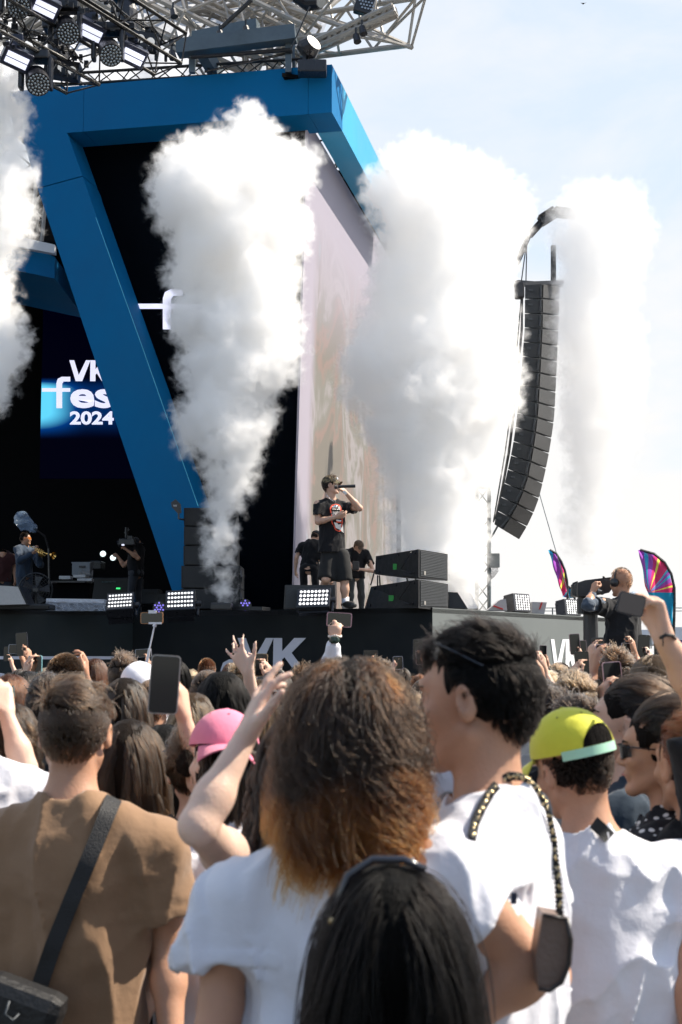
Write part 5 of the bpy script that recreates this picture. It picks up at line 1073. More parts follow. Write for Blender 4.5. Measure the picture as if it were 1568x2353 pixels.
q = MB(); nk = [(470, 285), (500, 318), (522, 336), (540, 322)]
q.tube([cast(bs, 612.4+.2929*x, 1053.3+.2929*y, .01) or at(612.4+.2929*x, 1053.3+.2929*y, Yp-.12) for x, y in nk], .004, 6); q.tube([at(612.4+.2929*541, 1053.3+.2929*330, Yp-.2), cast(bs, 612.4+.2929*543, 1053.3+.2929*372, .02) or at(771, 1162, Yp-.2)], .004, 6); q.disc(at(771.5, 1165, Yp-.24), (0, -1, 0), .03, .01, 12); q.build('necklace', mat('silver', (.8, .8, .8), .2, metal=1), o.root, True)
q = MB(); q.tube([C(794, 1372, Yp), C(794, 1398, Yp-.01)], [.052, .048], 14); q.tube([C(727, 1385, Yp+.4), C(727, 1402, Yp+.45)], [.052, .048], 14); q.build('sock', WT, o.root, True)
for (x, y, Yk) in ((800, 1401, Yp-.06), (733, 1405, Yp+.42)):
    q = MB(); a = at(x, y, Yk); a.z = FL+.05; q.tube([a+Vector((-.06, .08, .0)), a+Vector((0, -.02, .0)), a+Vector((.07, -.14, -.01)), a+Vector((.09, -.18, -.02))], [.04, .05, .045, .03], 12); q.build('shoe', mat('shoe_dark', (.03, .03, .03), .5), o.root, True)
m_ = empty('microphone', at(790, 1118, 18.85), 'black wireless microphone held to the performer\'s mouth', 'microphone')
q = MB(); q.tube([at(777, 1118.5, 18.84), at(800, 1117.5, 18.84), at(817, 1117, 18.84)], [.022, .020, .022], 14); q.build('mic_body', METALB, m_); q = MB(); q.tube([at(768.5, 1119, 18.84), at(771, 1118.8, 18.84), at(776, 1118.6, 18.84)], [.018, .030, .026], 14); q.build('mic_grille', mat('mic_mesh', (.06, .06, .06), .4, metal=.8, bump=.6, bscale=500), m_)
q = MB(); q.tube([C(791, 1134, 18.93), C(795, 1130, 18.93)], [.032, .031], 12); q.build('wristband', WHITE, o.root)
# crew
o = person(733, 1222, 22.6, yaw=R(-20), base=FL, H=1.42, sk='a', topcol=BLKT, top='b', hair='short', hc='dark', lean=(.02, .12), head=(R(-30), R(-35), 0), label='stagehand in black bending down behind the performer', pants=(.01, .01, .012), vox=.014, wide=1.25,
           arms=(None, dict(w=C(752, 1332, 22.4), e=C(724, 1300, 22.4))), hat=('cap', (.012, .012, .014), 'blackcap'))
o = person(829, 1243, 26.0, yaw=R(-160), base=FL, H=1.60, sk='a', topcol=BLKT, top='b', hair='buzz', hc='brown', head=(R(25), R(-30), 0), label='stagehand in a brown cap looking down at his hands behind the speakers', pants=(.05, .055, .055), vox=.015, wide=1.15, lean=(0, .05),
           arms=(dict(w=C(826, 1308, 25.6), e=C(858, 1312, 25.9)), dict(w=C(812, 1305, 25.6))), hands=('pinch', 'pinch'), hat=('cap', (.10, .07, .05), 'beanie'))
q = MB(); q.box(C(818, 1300, 25.5), (.12, .1, .16), bev=.02); tag(q.build('radio_controller', METALB), 'small dark device held by the stagehand in the brown cap', 'device')
# trumpeter
o = person(58, 1222, 27.4, yaw=R(-125), base=FL, H=1.78, sk='b', topcol=cloth('denim', (.035, .055, .09)), top='d', sleeve='long', hair='buzz', hc='dark', head=(R(28), R(2), 0), label='trumpet player in a dark blue shirt and orange mirrored sunglasses', pants=(.03, .045, .07), vox=.013, detail=True,
           arms=(dict(w=C(88, 1266, 26.9), d=NP((-.1, -.2, 1)), n=NP((-1, 0, 0)), e=C(92, 1298, 27.1)), dict(w=C(78, 1270, 26.95), e=C(45, 1288, 27.0), d=NP((.8, -.2, .5)))), hands=('grip', 'grip'))
_M.pop('dark_lens', None); mat('dark_lens', (.6, .14, .02), .12, metal=.6, emit=(1, .35, .05), estr=.25); glasses(o); _M.pop('dark_lens')  # orange mirrored lenses given a faint glow in place of reflections
tr_ = empty('trumpet', at(100, 1266, 26.7), 'brass trumpet raised to the player\'s mouth', 'trumpet'); BR_ = mat('brass', (.80, .50, .16), .22, metal=1)
q = MB(); q.tube([at(70, 1255, 26.9), at(88, 1263, 26.8), at(105, 1271, 26.7), at(117, 1274, 26.65), at(124, 1276, 26.62)], [.008, .009, .014, .03, .075], 16, False); q.build('bell', BR_, tr_, True)
q = MB(); q.tube([at(80, 1263, 26.8), at(104, 1277, 26.7), at(108, 1272, 26.7), at(86, 1260, 26.8)], .009, 8)
for i in range(3): q.tube([at(90+i*4, 1260+i*2, 26.75), at(90+i*4, 1279+i*2, 26.75)], .016, 8)
q.build('valves', BR_, tr_, True)
o = person(8, 1261, 28.5, yaw=R(-170), base=FL, H=1.72, sk='b', topcol=cloth('maroon', (.05, .015, .015)), top='m', hair='buzz', hc='dark', label='bearded man in dark red at the left edge of the stage', vox=.014, detail=True)
# stage camera operator
o = person(313, 1235, 27.0, yaw=R(62), base=FL, H=1.77, sk='b', topcol=BLKT, top='b', hair='short', hc='grey', label='camera operator in a black T-shirt and cap on the stage, filming leftwards', pants=(.04, .045, .055), vox=.013, detail=True, head=(R(10), 0, 0),
           arms=(dict(w=C(290, 1262, 26.7), e=C(318, 1283, 26.75), d=NP((-.8, 0, .5))), dict(w=C(272, 1280, 27.1), e=C(285, 1300, 27.1), d=NP((-.6, 0, .6)))), hands=('grip', 'grip'), hat=('cap', (.012, .012, .014), 'blackcap', True, 0, PI))
k = empty('video_camera', at(290, 1248, 26.8), 'black shoulder video camera on the stage operator\'s grip', 'camera'); q = MB(); q.box(at(293, 1246, 26.7), (.30, .16, .13), bev=.02); q.box(at(300, 1236, 26.7), (.10, .10, .08), bev=.01); q.build('camera_body', METALB, k)
q = MB(); q.tube([at(284, 1248, 26.7), at(272, 1252, 26.7)], [.06, .075], 14); q.build('lens', METALB, k); q = MB(); q.tube([at(291, 1236, 26.7), at(291, 1212, 26.7)], .03, 8); q.bar(at(286, 1225, 26.7), at(297, 1216, 26.7), .03); q.build('microphone', METALB, k); q = MB(); q.box(at(283, 1252, 26.62), (.05, .02, .03)); q.build('viewfinder', STRB, k)
# big camera operator at the right, standing on a riser in front of the end panel
pr = empty('camera_riser', at(1440, 1560, 13.2), 'low black riser under the camera operator at the right', 'riser'); base_z = EYE+198*13.0/F-1.80
q = MB(); pc = at(1440, 1500, 13.2); q.box((pc.x, 13.25, base_z-.04), (1.7, 1.3, .08)); q.build('riser_deck', METALB, pr)
for sx in (-1, 1):
    for sy in (-1, 1): q = MB(); q.box((pc.x+sx*.78, 13.25+sy*.58, (base_z-.08)/2), (.06, .06, base_z-.08)); q.build('leg', METALB, pr)
HOOD = cloth('blue_pattern', (.05, .07, .10), .8); n = HOOD.node_tree
o = person(1425, 1303, 13.0, yaw=R(38), head=(R(4), R(-6), 0), base=base_z, H=1.80, sk='b', topcol=BLKT, top='b', sleeve='short', hair='buzz', hc='brown', vox=.009, detail=True, wide=1.45, hem=.78, hairkw=dict(n=1500, rad=.0009, mass=False), pants=(.01, .01, .012),
           arms=(dict(w=C(1362, 1362, 12.75), e=C(1352, 1388, 12.6), d=NP((.25, .2, .9)), n=NP((.8, .3, 0))), dict(w=C(1432, 1390, 13.3), e=C(1462, 1410, 13.2))), hands=('grip', 'grip'), label='camera operator with a shaved head and headset standing behind a broadcast camera at the right')
op = o; f_ = Field(C(1340, 1420, 12.2), C(1400, 1345, 13.2), .01); f_.lo = NP((at(1335, 1400, 12.6).x, 12.3, at(1335, 1400, 12.6).z-.1)); f_ = Field(f_.lo, f_.lo+NP((.36, .8, .36)), .01)
f_.add(rc(C(1352, 1390, 12.6), C(1362, 1366, 12.74), .055, .036), .01); f_.add(rc(C(1352, 1390, 12.6), C(1376, 1388, 12.75), .055, .062), .02); X, Yg, Z = f_.grids(); f_.F += (.012*waves(X, Yg, Z, 40, 4)).astype(np.float32); link('sleeve', f_.mesh('sleeve'), HOOD, o.root)
q = MB(); P = lambda x, y, z: Vector(o.hc+o.M @ (NP((x, y, z))*o.s))
for e in (-1, 1): q.disc(P(e*.078, -.002, -.004), M_ @ NP((0, 0, 1)) if False else (o.M @ NP((e, 0, 0))), .038*o.s, .03, 16)
q.tube([P(math.cos(a)*.088, -.004, .012+math.sin(a)*.112) for a in np.linspace(0, PI, 14)], .007, 8); q.tube([P(-.092, .02, .01), P(-.10, .08, .03), P(-.085, .115, .045)], .0035, 6); q.disc(P(-.085, .115, .05), (0, 0, 1), .012, .02, 8); q.build('headset', METALB, o.root, True)
f_ = Field(o.J(-.2, -.22, 1.36), o.J(-.2, -.22, 1.36)+.01, .01); cc_ = NP(o.J(0, -.05, 1.43)); f_ = Field(cc_-.24, cc_+.24, .01); f_.add(el(cc_+o.B @ NP((0, -.06, .02)), (.13, .085, .085), o.B), .03); f_.add(el(cc_+NP((0, 0, .10)), (.075, .075, .09)), .01, sub=True); X, Yg, Z = f_.grids(); f_.F += (.010*np.abs(waves(X, Yg, Z, 28, 9))).astype(np.float32)
link('hood', f_.mesh('hood'), cloth('hood_grey', (.34, .40, .48), .8), o.root)
bc = empty('broadcast_camera', at(1370, 1360, 13.6), 'black broadcast camera in front of the operator at the right', 'camera')
q = MB(); q.poly([at(x, y, 13.35) for x, y in ((1326, 1340), (1345, 1333), (1404, 1326), (1408, 1352), (1400, 1362), (1352, 1371), (1324, 1368))], .35, (0, 1, 0)); q.build('camera_body', METALB, bc)
q = MB(); fr_ = [at(x, y, 13.3) for x, y in ((1317, 1342), (1325, 1336), (1325, 1370), (1319, 1366), (1317, 1342))]; q.tube(fr_, .014, 6); q.build('front_guard', METALB, bc); q = MB(); q.tube([at(1335, 1370, 13.5), at(1335, 1410, 13.5)], .03, 8); q.box(at(1357, 1392, 13.7), (.22, .3, .16), bev=.02); q.tube([at(1352, 1372, 13.5), at(1357, 1392, 13.6)], .05, 8); q.build('pan_head', METALB, bc)
q = MB(); q.tube([at(1372, 1355, 13.1), at(1380, 1361, 12.9), at(1385, 1362, 12.85)], [.02, .022, .02], 8); q.build('pan_handle', METALB, bc)
ped = at(1357, 1400, 13.7); q = MB(); q.tube([ped, Vector((ped.x, ped.y, .12))], [.07, .09], 12); q.disc((ped.x, ped.y, 0.02), (0, 0, 1), .35, .1, 20); q.build('pedestal', METALB, bc)
# ---------------------------------------------------------------- stage equipment
def hexa(q, pts_a, pts_b): return q.add(list(pts_a)+list(pts_b), [(0, 1, 2, 3), (7, 6, 5, 4), (0, 4, 5, 1), (1, 5, 6, 2), (2, 6, 7, 3), (3, 7, 4, 0)])
GRL = mat('speaker_grille', (.055, .058, .06), .45, metal=.5, bump=.9, bscale=140)
def grille_lines(mat_): return mat_
def matrix_lamp(c, rt, up, w_, h_, label, cols=8, rows=4, deep=.18, group='lit matrix lamps along the stage edge'):
    rt = Vector(rt).normalized(); up = Vector(up).normalized(); f = rt.cross(up); f = f if f.y < 0 or True else -f
    e = empty('matrix_lamp', (c[0], c[1], FL), label, 'stage lamp', group); m = Matrix((rt, -f, up)).transposed()
    q = MB(); q.box(c-f*deep/2, (w_, deep, h_), m, bev=.015)
    for k in range(5): q.box(c-f*(deep+.02)+rt*(w_*(-.35+.17*k)), (.02, .05, h_*.8), m)
    q.build('housing', DARKL, e)
    q = MB()
    for s in (-1,): q.box(c+rt*(w_/2+.035)*1-f*.1+Vector((0, 0, -h_*.22)), (.025, .07, h_*.75), m); q.disc(c+rt*(w_/2+.0)-f*.1, rt, .04, .07, 12)
    q.box(c-f*.1+Vector((0, 0, -h_/2-.03)), (w_*.9, .1, .03), m); q.build('yoke', DARKL, e)
    ce = MB(); co = MB()
    for i in range(cols):
        for j in range(rows):
            p = c+rt*((i+.5)/cols-.5)*w_*.88+up*((j+.5)/rows-.5)*h_*.84; r_ = min(w_*.88/cols, h_*.84/rows)*.36; ce.disc(p+f*.002, f, r_, .008, 14); co.disc(p+f*.010, f, r_*.32, .003, 10)
    pc_ = ce.build('light_cells', STRB2, e); pc_['kind'] = 'stuff'; x_ = co.build('cell_cores', AMB, e); x_['kind'] = 'stuff'; return e
def face3(p0, p1, p2, p3):   # centre, right, up, w, h of a pixel quad given as world points (tl,tr,br,bl)
    c = (p0+p1+p2+p3)/4; r_ = ((p1+p2)-(p0+p3))/2; u = ((p0+p1)-(p3+p2))/2; return c, r_, u, r_.length, u.length
for (q4, Y, lb, dY) in ((((247, 1363), (309, 1360), (306, 1397), (243, 1402)), 19.95, 'lit matrix lamp beside the stage operator\'s legs, leftmost of the three', .25), (((381, 1357), (450, 1354), (448, 1399), (380, 1402)), 19.6, 'lit matrix lamp at the stage edge in front of the blue leg', .2),
                        (((684, 1353), (762, 1350), (757, 1394), (681, 1396)), 18.9, 'lit matrix lamp at the performer\'s feet', .1)):
    P_ = [at(x, y, Y+dY*(1 if k in (0, 1) else 0)) for k, (x, y) in enumerate(q4)]; matrix_lamp(*face3(*P_), lb)
for (q4, lb) in ((((1180, 1362), (1216, 1365), (1222, 1406), (1184, 1405)), 'pale-faced matrix lamp on the grey end of the stage, nearer the mast'), (((1298, 1376), (1331, 1377), (1337, 1416), (1301, 1413)), 'pale-faced matrix lamp on the grey end of the stage, nearer the camera operator')):
    b0 = onp((q4[2][0]+q4[3][0])/2, 1408, P2, nR).y; P_ = [at(q4[0][0], q4[0][1], b0-.05), at(q4[1][0], q4[1][1], b0+.45), at(q4[2][0], q4[2][1], b0+.35), at(q4[3][0], q4[3][1], b0-.15)]
    matrix_lamp(*face3(*P_), lb, cols=6, rows=6, group='pale matrix lamps on the grey end')
def speaker_box(tl, tm, tr, br, bm, bl, Ys, label, name='speaker_box', group=None, lines=True):
    """tm-bm is the near upright edge, the side runs to the left and the grille to the right"""
    YL, YM, YR = Ys; A = [at(*tl, YL), at(*tm, YM), at(*bm, YM), at(*bl, YL)]; Bk = at(*tr, YR)-at(*tm, YM); e = empty(name, A[2], label, 'speaker', group)
    q = MB(); hexa(q, A, [p+Bk for p in A]); q.build('cabinet', mat('cabinet_black', (.010, .010, .011), .55, noise=.2, nscale=12, bump=.3, bscale=90), e)
    T, U_, V_, W_ = at(*tm, YM), at(*tr, YR), at(*br, YR), at(*bm, YM); n = (U_-T).cross(W_-T).normalized(); n = n if n.y < 0 else -n; q = MB(); N = 16
    for i in range(N):
        a0 = .05+.90*i/N; a1 = .05+.90*(i+.62)/N; L0, R0, L1, R1 = T.lerp(W_, a0), U_.lerp(V_, a0), T.lerp(W_, a1), U_.lerp(V_, a1)
        q.poly([L0.lerp(R0, .05), L0.lerp(R0, .95), L1.lerp(R1, .95), L1.lerp(R1, .05)], .012, n)
    g_ = q.build('grille', mat('grille_steel', (.075, .08, .085), .4, metal=.5), e); g_['kind'] = 'stuff'
    q = MB(); m0 = T.lerp(W_, .82).lerp(U_.lerp(V_, .82), .17); rx = (U_-T).normalized(); q.box(m0+n*.015, (.05, .012, .05), Matrix((rx, -n, Vector((0, 0, 1)))).transposed()); q.build('badge', ALU, e)
    d = (A[0]-A[1]).normalized(); nn = d.cross(Vector((0, 0, 1))); nn = nn if nn.y < 0 else -nn; q = MB()
    for (u, v) in ((.08, .12), (.9, .12), (.1, .85), (.9, .85), (.45, .1)): q.disc(A[1].lerp(A[0], u).lerp(A[2].lerp(A[3], u), v), nn, .018, .012, 8)
    q.tube([A[1].lerp(A[0], .12)+nn*.03+Vector((0, 0, -.03)), A[1].lerp(A[0], .3)+nn*.07+Vector((0, 0, -.25)), A[2].lerp(A[3], .12)+nn*.03+Vector((0, 0, .05))], .008, 6)
    q.build('fittings', ALU if False else METALB, e); q = MB(); q.box(A[1].lerp(A[0], .5).lerp(A[2].lerp(A[3], .5), .6)+nn*.01, (.07, .01, .08)); q.build('green_label', mat('green_tape', (.03, .35, .05), .5), e); return e
speaker_box((864, 1278), (962, 1262), (1029, 1273), (1029, 1335), (962, 1327), (862, 1320), (20.2, 18.9, 19.8), 'black speaker box on top of the pair in front of the smoke')
speaker_box((853, 1348), (962, 1331), (1030, 1342), (1030, 1397), (962, 1397), (838, 1399), (20.3, 18.9, 19.8), 'black speaker box under the other at the stage corner')
q = MB()
for (x0, y0, x1, y1, Y) in ((868, 1322, 868, 1348, 20.1), (872, 1322, 874, 1348, 20.1), (935, 1328, 937, 1336, 19.3), (955, 1326, 956, 1334, 19.0), (862, 1310, 852, 1345, 20.2)): q.tube([at(x0, y0, Y), at(x1, y1, Y)], .012, 6)
tag(q.build('rigging_bracket', METALB), 'thin black bracket joining the two stacked speaker boxes', 'bracket')
def wedge(q4, Y, dY, label, m, front=None):
    P_ = [at(x, y, Y) for x, y in q4]; e = empty('monitor_wedge', P_[-1], label, 'speaker'); q = MB(); q.poly([p+Vector((0, .02, 0)) for p in P_], dY, (0, 1, 0)); q.build('cabinet', METALB, e)
    c = sum(P_, Vector())/len(P_); q = MB(); q.poly([c+(p-c)*.93-Vector((0, .005, 0)) for p in P_], .02, (0, -1, 0)); q.build('grille', m, e); return e
GG = mat('pale_grille', (.42, .41, .40), .5, metal=.3, noise=.1, nscale=60, bump=.5, bscale=200)
wedge([(-20, 1343), (44, 1347), (64, 1390), (-20, 1392)], 19.2, .5, 'wedge monitor with a pale sunlit grille at the left edge of the stage', GG)
wedge([(655, 1344), (770, 1344), (772, 1398), (652, 1399)], 19.15, .45, 'dark wedge monitor behind the lamp at the performer\'s feet', GRL)
wedge([(1031, 1360), (1052, 1361), (1076, 1399), (1031, 1399)], 20.6, .5, 'small dark wedge monitor to the right of the stacked speakers', GRL)
wedge([(1046, 1359), (1082, 1362), (1100, 1400), (1072, 1400)], 21.2, .4, 'wedge monitor with a white face near the mast', WHITE)
for i, (y0, y1, x0, x1) in enumerate(((1167, 1209, 423, 540), (1210, 1253, 423, 541), (1254, 1299, 422, 542), (1300, 1352, 417, 553), (1353, 1400, 416, 553))):
    Y = 20.9; P_ = [at(x0, y0, Y), at(x1, y0, Y), at(x1, y1-1, Y), at(x0, y1-1, Y)]; e = empty('subwoofer', P_[3], 'black loudspeaker box, number %d from the top of the stack by the narrow smoke jet' % (i+1), 'speaker', 'stacked loudspeakers by the smoke jet')
    q = MB(); q.poly(P_, .8, (0, 1, 0)); q.build('cabinet', mat('sub_black', (.006, .0062, .007), .6, noise=.2, nscale=8), e); c = sum(P_, Vector())/4; q = MB(); q.poly([c+(p-c)*.94-Vector((0, .001, 0)) for p in P_], .015, (0, -1, 0)); q.build('grille', mat('sub_grille', (.009, .0095, .011), .5, bump=.6, bscale=150), e)
    q = MB(); q.tube([at(x1, y0+10, Y-.01), at(x1+3, (y0+y1)/2, Y-.06), at(x1, y1-8, Y-.01)], .015, 6); q.build('handle', METALB, e)
e = empty('antenna_paddle', at(418, 1194, 20.7), 'black paddle antenna on a bent bracket beside the loudspeaker stack', 'antenna'); q = MB(); q.poly([at(x, y, 20.7) for x, y in ((393, 1155), (404, 1147), (415, 1158), (417, 1178), (409, 1180), (395, 1165))], .04, (0, 1, 0)); q.build('paddle', METALB, e)
q = MB(); q.tube([at(411, 1170, 20.7), at(411, 1192, 20.7), at(424, 1194, 20.8)], .015, 6); q.build('bracket', METALB, e); text('SHURE', 'lettering', 399, 1160, 407, 1164, Vector((0, 20.69, 0)), Vector((0, -1, 0)), WHITE, e, .0)
# fan
fc = at(82, 1356, 24.5); e = empty('stage_fan', fc-Vector((0, 0, .3)), 'large round black cage fan on the left of the stage', 'fan'); q = MB(); fr_ = 39*24.5/F
for k in range(1, 8): q.tube([fc+Vector((math.cos(a), -.10*(1-(k/7)**2), math.sin(a)))*1.0 if False else fc+Vector((math.cos(a)*fr_*k/7, -.10*(1-(k/7)**2), math.sin(a)*fr_*k/7)) for a in np.linspace(0, 2*PI, 33)], .004, 4)
for k in range(24): a = k*PI/12; q.tube([fc+Vector((math.cos(a)*fr_*t, -.10*(1-t*t), math.sin(a)*fr_*t)) for t in (0.1, .55, 1)], .0035, 4)
q.tube([fc+Vector((math.cos(a)*fr_, 0, math.sin(a)*fr_)) for a in np.linspace(0, 2*PI, 33)], .014, 6); q.build('cage', METALB, e)
q = MB()
for k in range(5):
    a = k*2*PI/5; q.poly([fc+Vector((math.cos(a+d)*fr_*r_, .04+d*.08, math.sin(a+d)*fr_*r_)) for d, r_ in ((0, .1), (-.15, .85), (.45, .85), (.3, .1))], .01, (0, 1, 0))
q.build('blades', mat('fan_blade', (.05, .05, .055), .4), e); q = MB(); q.box(fc+Vector((0, .18, 0)), (.16, .24, .16), bev=.03); q.tube([fc+Vector((0, .15, 0)), fc+Vector((0, .15, -.45))], .03, 8); q.box(fc+Vector((.02, -.1, .0)), (.09, .02, .06)); q.build('motor', METALB, e)
# mixer desk, grey case, rack
Yk = 25.0; e = empty('keyboard_stand', at(165, 1385, Yk), 'black stand carrying a small white mixer and effects units', 'stand'); q = MB(); q.poly([at(x, y, Yk) for x, y in ((132, 1336), (208, 1336), (202, 1380), (127, 1380))], .4, (0, 1, 0)); q.build('cover', MATTE, e); q = MB(); q.box(at(160, 1338, Yk), (.62, .45, .03)); q.build('shelf', METALB, e)
e = empty('mixer', at(170, 1334, Yk), 'small pale mixer with cables on top of the black stand', 'mixer'); q = MB(); q.box(at(152, 1328, Yk), (.20, .25, .06), bev=.01); q.box(at(186, 1325, Yk), (.22, .3, .05), bev=.01); q.box(at(197, 1333, Yk-.1), (.26, .2, .05), bev=.01); q.build('mixer_body', mat('pale_grey', (.42, .42, .42), .5), e)
q = MB()
for k in range(9): q.tube([at(180+k*3, 1326, Yk-.1), at(182+k*4, 1312+4*math.sin(k*2), Yk), at(200+k*1.5, 1340, Yk-.1)], .006, 5)
q.build('cables', mat('cable_grey', (.2, .19, .18), .5), e)
e = empty('flight_case', at(190, 1322, 26), 'grey case with a slot handle standing behind the mixer', 'case'); q = MB(); q.box(at(190, 1308, 26), (.33, .3, .24), bev=.015); q.box(at(190, 1294, 26.02), (.35, .32, .02)); q.build('case_body', mat('case_grey', (.16, .18, .2), .5), e); q = MB(); q.box(at(189, 1302, 25.83), (.12, .02, .035), bev=.01); q.build('handle', METALB, e)
e = empty('amplifier_rack', at(265, 1380, 28.6), 'dark equipment rack with dim lettering at the back of the stage', 'rack'); q = MB(); q.box(at(262, 1360, 28.8), (1.15, .5, .55), bev=.02); q.build('rack_body', mat('rack_black', (.007, .008, .009), .5), e); text('ALLEN HEATH', 'lettering', 234, 1335, 266, 1339.5, Vector((0, 28.53, 0)), Vector((0, -1, 0)), mat('dim_print', (.10, .16, .17), .6), e, .0)
q = MB(); q.box(at(272, 1352, 28.5), (.08, .01, .03)); q.build('meter_light', mat('green_led', (0, .1, .02), .4, emit=(.05, .8, .2), estr=.8), e)
rg = random.Random(3)
for k, (x, y, w_, h_, nm) in enumerate(((345, 1372, 50, 34, 'road case'), (225, 1300, 26, 20, 'small monitor'), (385, 1378, 34, 26, 'road case'), (300, 1378, 30, 20, 'amplifier'), (60, 1395, 120, 12, 'cable ramp'))):
    Y = 28 if k < 4 else 19.6; q = MB(); q.box(at(x, y, Y), (w_*Y/F, .5, h_*Y/F), bev=.02); q.box(at(x, y-h_*.3, Y-.26), (w_*Y/F*.9, .02, .02)); tag(q.build(nm.replace(' ', '_'), mat('dim_gear', (.012, .014, .017), .5, noise=.3, nscale=6)), ['dark road case behind the blue leg', 'dark monitor beside the grey case', 'smaller dark road case nearest the loudspeaker stack', 'dark amplifier beside the operator\'s legs', 'low dark cable ramp at the left end of the stage edge'][k], nm)
for k, (x, y) in enumerate(((236, 1272), (259, 1281))):
    e = empty('work_light', at(x, y, 28.5), ['bright small work light left of the camera operator', 'bright small work light at the camera operator\'s elbow'][k], 'lamp'); q = MB(); q.tube([at(x, y, 28.4), at(x+1, y+.5, 28.45)], [.05, .06], 12); q.build('lit_face', mat('work_lit', (.9, .9, .9), .4, emit=(.75, .9, .9), estr=.9), e); q = MB(); q.tube([at(x+1, y+.5, 28.46), at(x+6, y+3, 28.6)], [.07, .05], 12); q.build('housing', METALB, e)
# plastic-wrapped keyboard and bagged boom
def foil(name='clear_plastic', col=(.55, .6, .68)):
    m = mat(name, col, .18, spec=.8, alpha=.34, bump=1, bscale=9); return m
e = empty('covered_keyboard', at(175, 1403, 19.9), 'keyboard under clear plastic sheeting at the stage edge', 'keyboard'); q = MB(); a, b_ = at(112, 1380, 20.3), at(243, 1382, 20.3); q.bar(a, b_, .32, .05); q.build('keyboard_body', mat('key_white', (.55, .55, .57), .5), e)
q = MB(); rg = random.Random(8); jj = [[rg.uniform(-.02, .02) for _ in range(20)] for _ in range(40)]
q.grid(lambda u, v: at(106+137*u+3*jj[int(u*24)][int(v*6)]*50*.3, 1377+27*v, 19.95+.15*(1-v)+jj[int(u*24)][int(v*6)+3]*1.6), 24, 6); q.build('plastic_sheet', foil(), e)
e = empty('bagged_boom', at(100, 1232, 26), 'boom arm with a crumpled clear plastic bag over its end, above the trumpet player', 'boom arm'); q = MB(); q.tube([at(75, 1212, 26), at(104, 1233, 26.1), at(112, 1260, 26.2), at(114, 1345, 26.2)], .02, 8); q.build('arm', METALB, e)
f_ = Field(NP(at(64, 1204, 26))-.42, NP(at(64, 1204, 26))+.42, .022); f_.add(rc(C(50, 1192, 26), C(76, 1214, 26), .15, .10), .05); f_.add(rc(C(47, 1200, 26), C(50, 1216, 26), .10, .05), .05); X, Yg, Z = f_.grids(); f_.F += (.035*np.abs(waves(X, Yg, Z, 16, 9))).astype(np.float32); link('plastic_bag', f_.mesh('bag'), foil('bag_plastic', (.30, .42, .60)), e)  # clear bag: the bluish light on it is put into its colour
for k, (x, y) in enumerate(((366, 1396), (564, 1391))):
    c = at(x, y, 20.0); e = empty('purple_lamp', c, ['small violet lamp between the two left matrix lamps', 'small violet lamp right of the narrow smoke jet'][k], 'stage lamp', 'small violet lamps'); q = MB(); q.tube([c+Vector((0, .12, 0)), c], [.07, .09], 14); q.build('housing', METALB, e); q = MB()
    for i in range(12): a = i*2*PI/12; q.disc(c+Vector((math.cos(a)*.065*(1 if i % 2 else .5), -.004, math.sin(a)*.065*(1 if i % 2 else .5))), (0, -1, 0), .013, .006, 8)
    x_ = q.build('light_cells', mat('violet_led', (.1, .05, .4), .4, emit=(.30, .25, 1.0), estr=.5), e)
q = MB(); q.bar(at(520, 1398, 19.9), at(612, 1399, 19.7), .3, .05); tag(q.build('flat_ramp', mat('dim_gear', (.012, .014, .017), .5)), 'flat dark plate lying on the stage edge left of the performer', 'plate')
e = empty('smoke_machine', at(510, 1396, 19.7), 'small black smoke jet nozzle under the narrow smoke column', 'smoke machine'); q = MB(); q.box(at(510, 1394, 19.6), (.28, .3, .1), bev=.02); q.build('housing', METALB, e); q = MB(); q.tube([at(510, 1392, 19.6), at(510, 1384, 19.6)], .035, 10); q.build('nozzle', METALB, e)
# ---------------------------------------------------------------- hanging line array
Ya = 26.0
LB = [(1207, 655), (1206, 760), (1198, 850), (1190, 940), (1183, 1000), (1172, 1060), (1160, 1110), (1146, 1160), (1136, 1206)]
MBp = [(1245, 652), (1243, 760), (1238, 860), (1233, 950), (1225, 1015), (1213, 1085), (1196, 1140), (1175, 1180), (1152, 1216)]
RB = [(1286, 655), (1283, 740), (1278, 860), (1273, 960), (1263, 1030), (1250, 1095), (1235, 1155), (1216, 1200), (1192, 1240)]
def along(P, t):
    d = [0]
    for a, b_ in zip(P[:-1], P[1:]): d.append(d[-1]+math.hypot(b_[0]-a[0], b_[1]-a[1]))
    t *= d[-1]; return (float(np.interp(t, d, [p[0] for p in P])), float(np.interp(t, d, [p[1] for p in P])))
arr = empty('line_array', at(1245, 650, Ya), 'long curved column of hanging black loudspeaker cabinets between two smoke clouds', 'speaker array'); N = 17
CAB = mat('array_black', (.014, .017, .020), .45, noise=.2, nscale=10, bump=.2, bscale=50); CGR = mat('array_grille', (.05, .05, .05), .5, metal=.3, bump=.8, bscale=60)
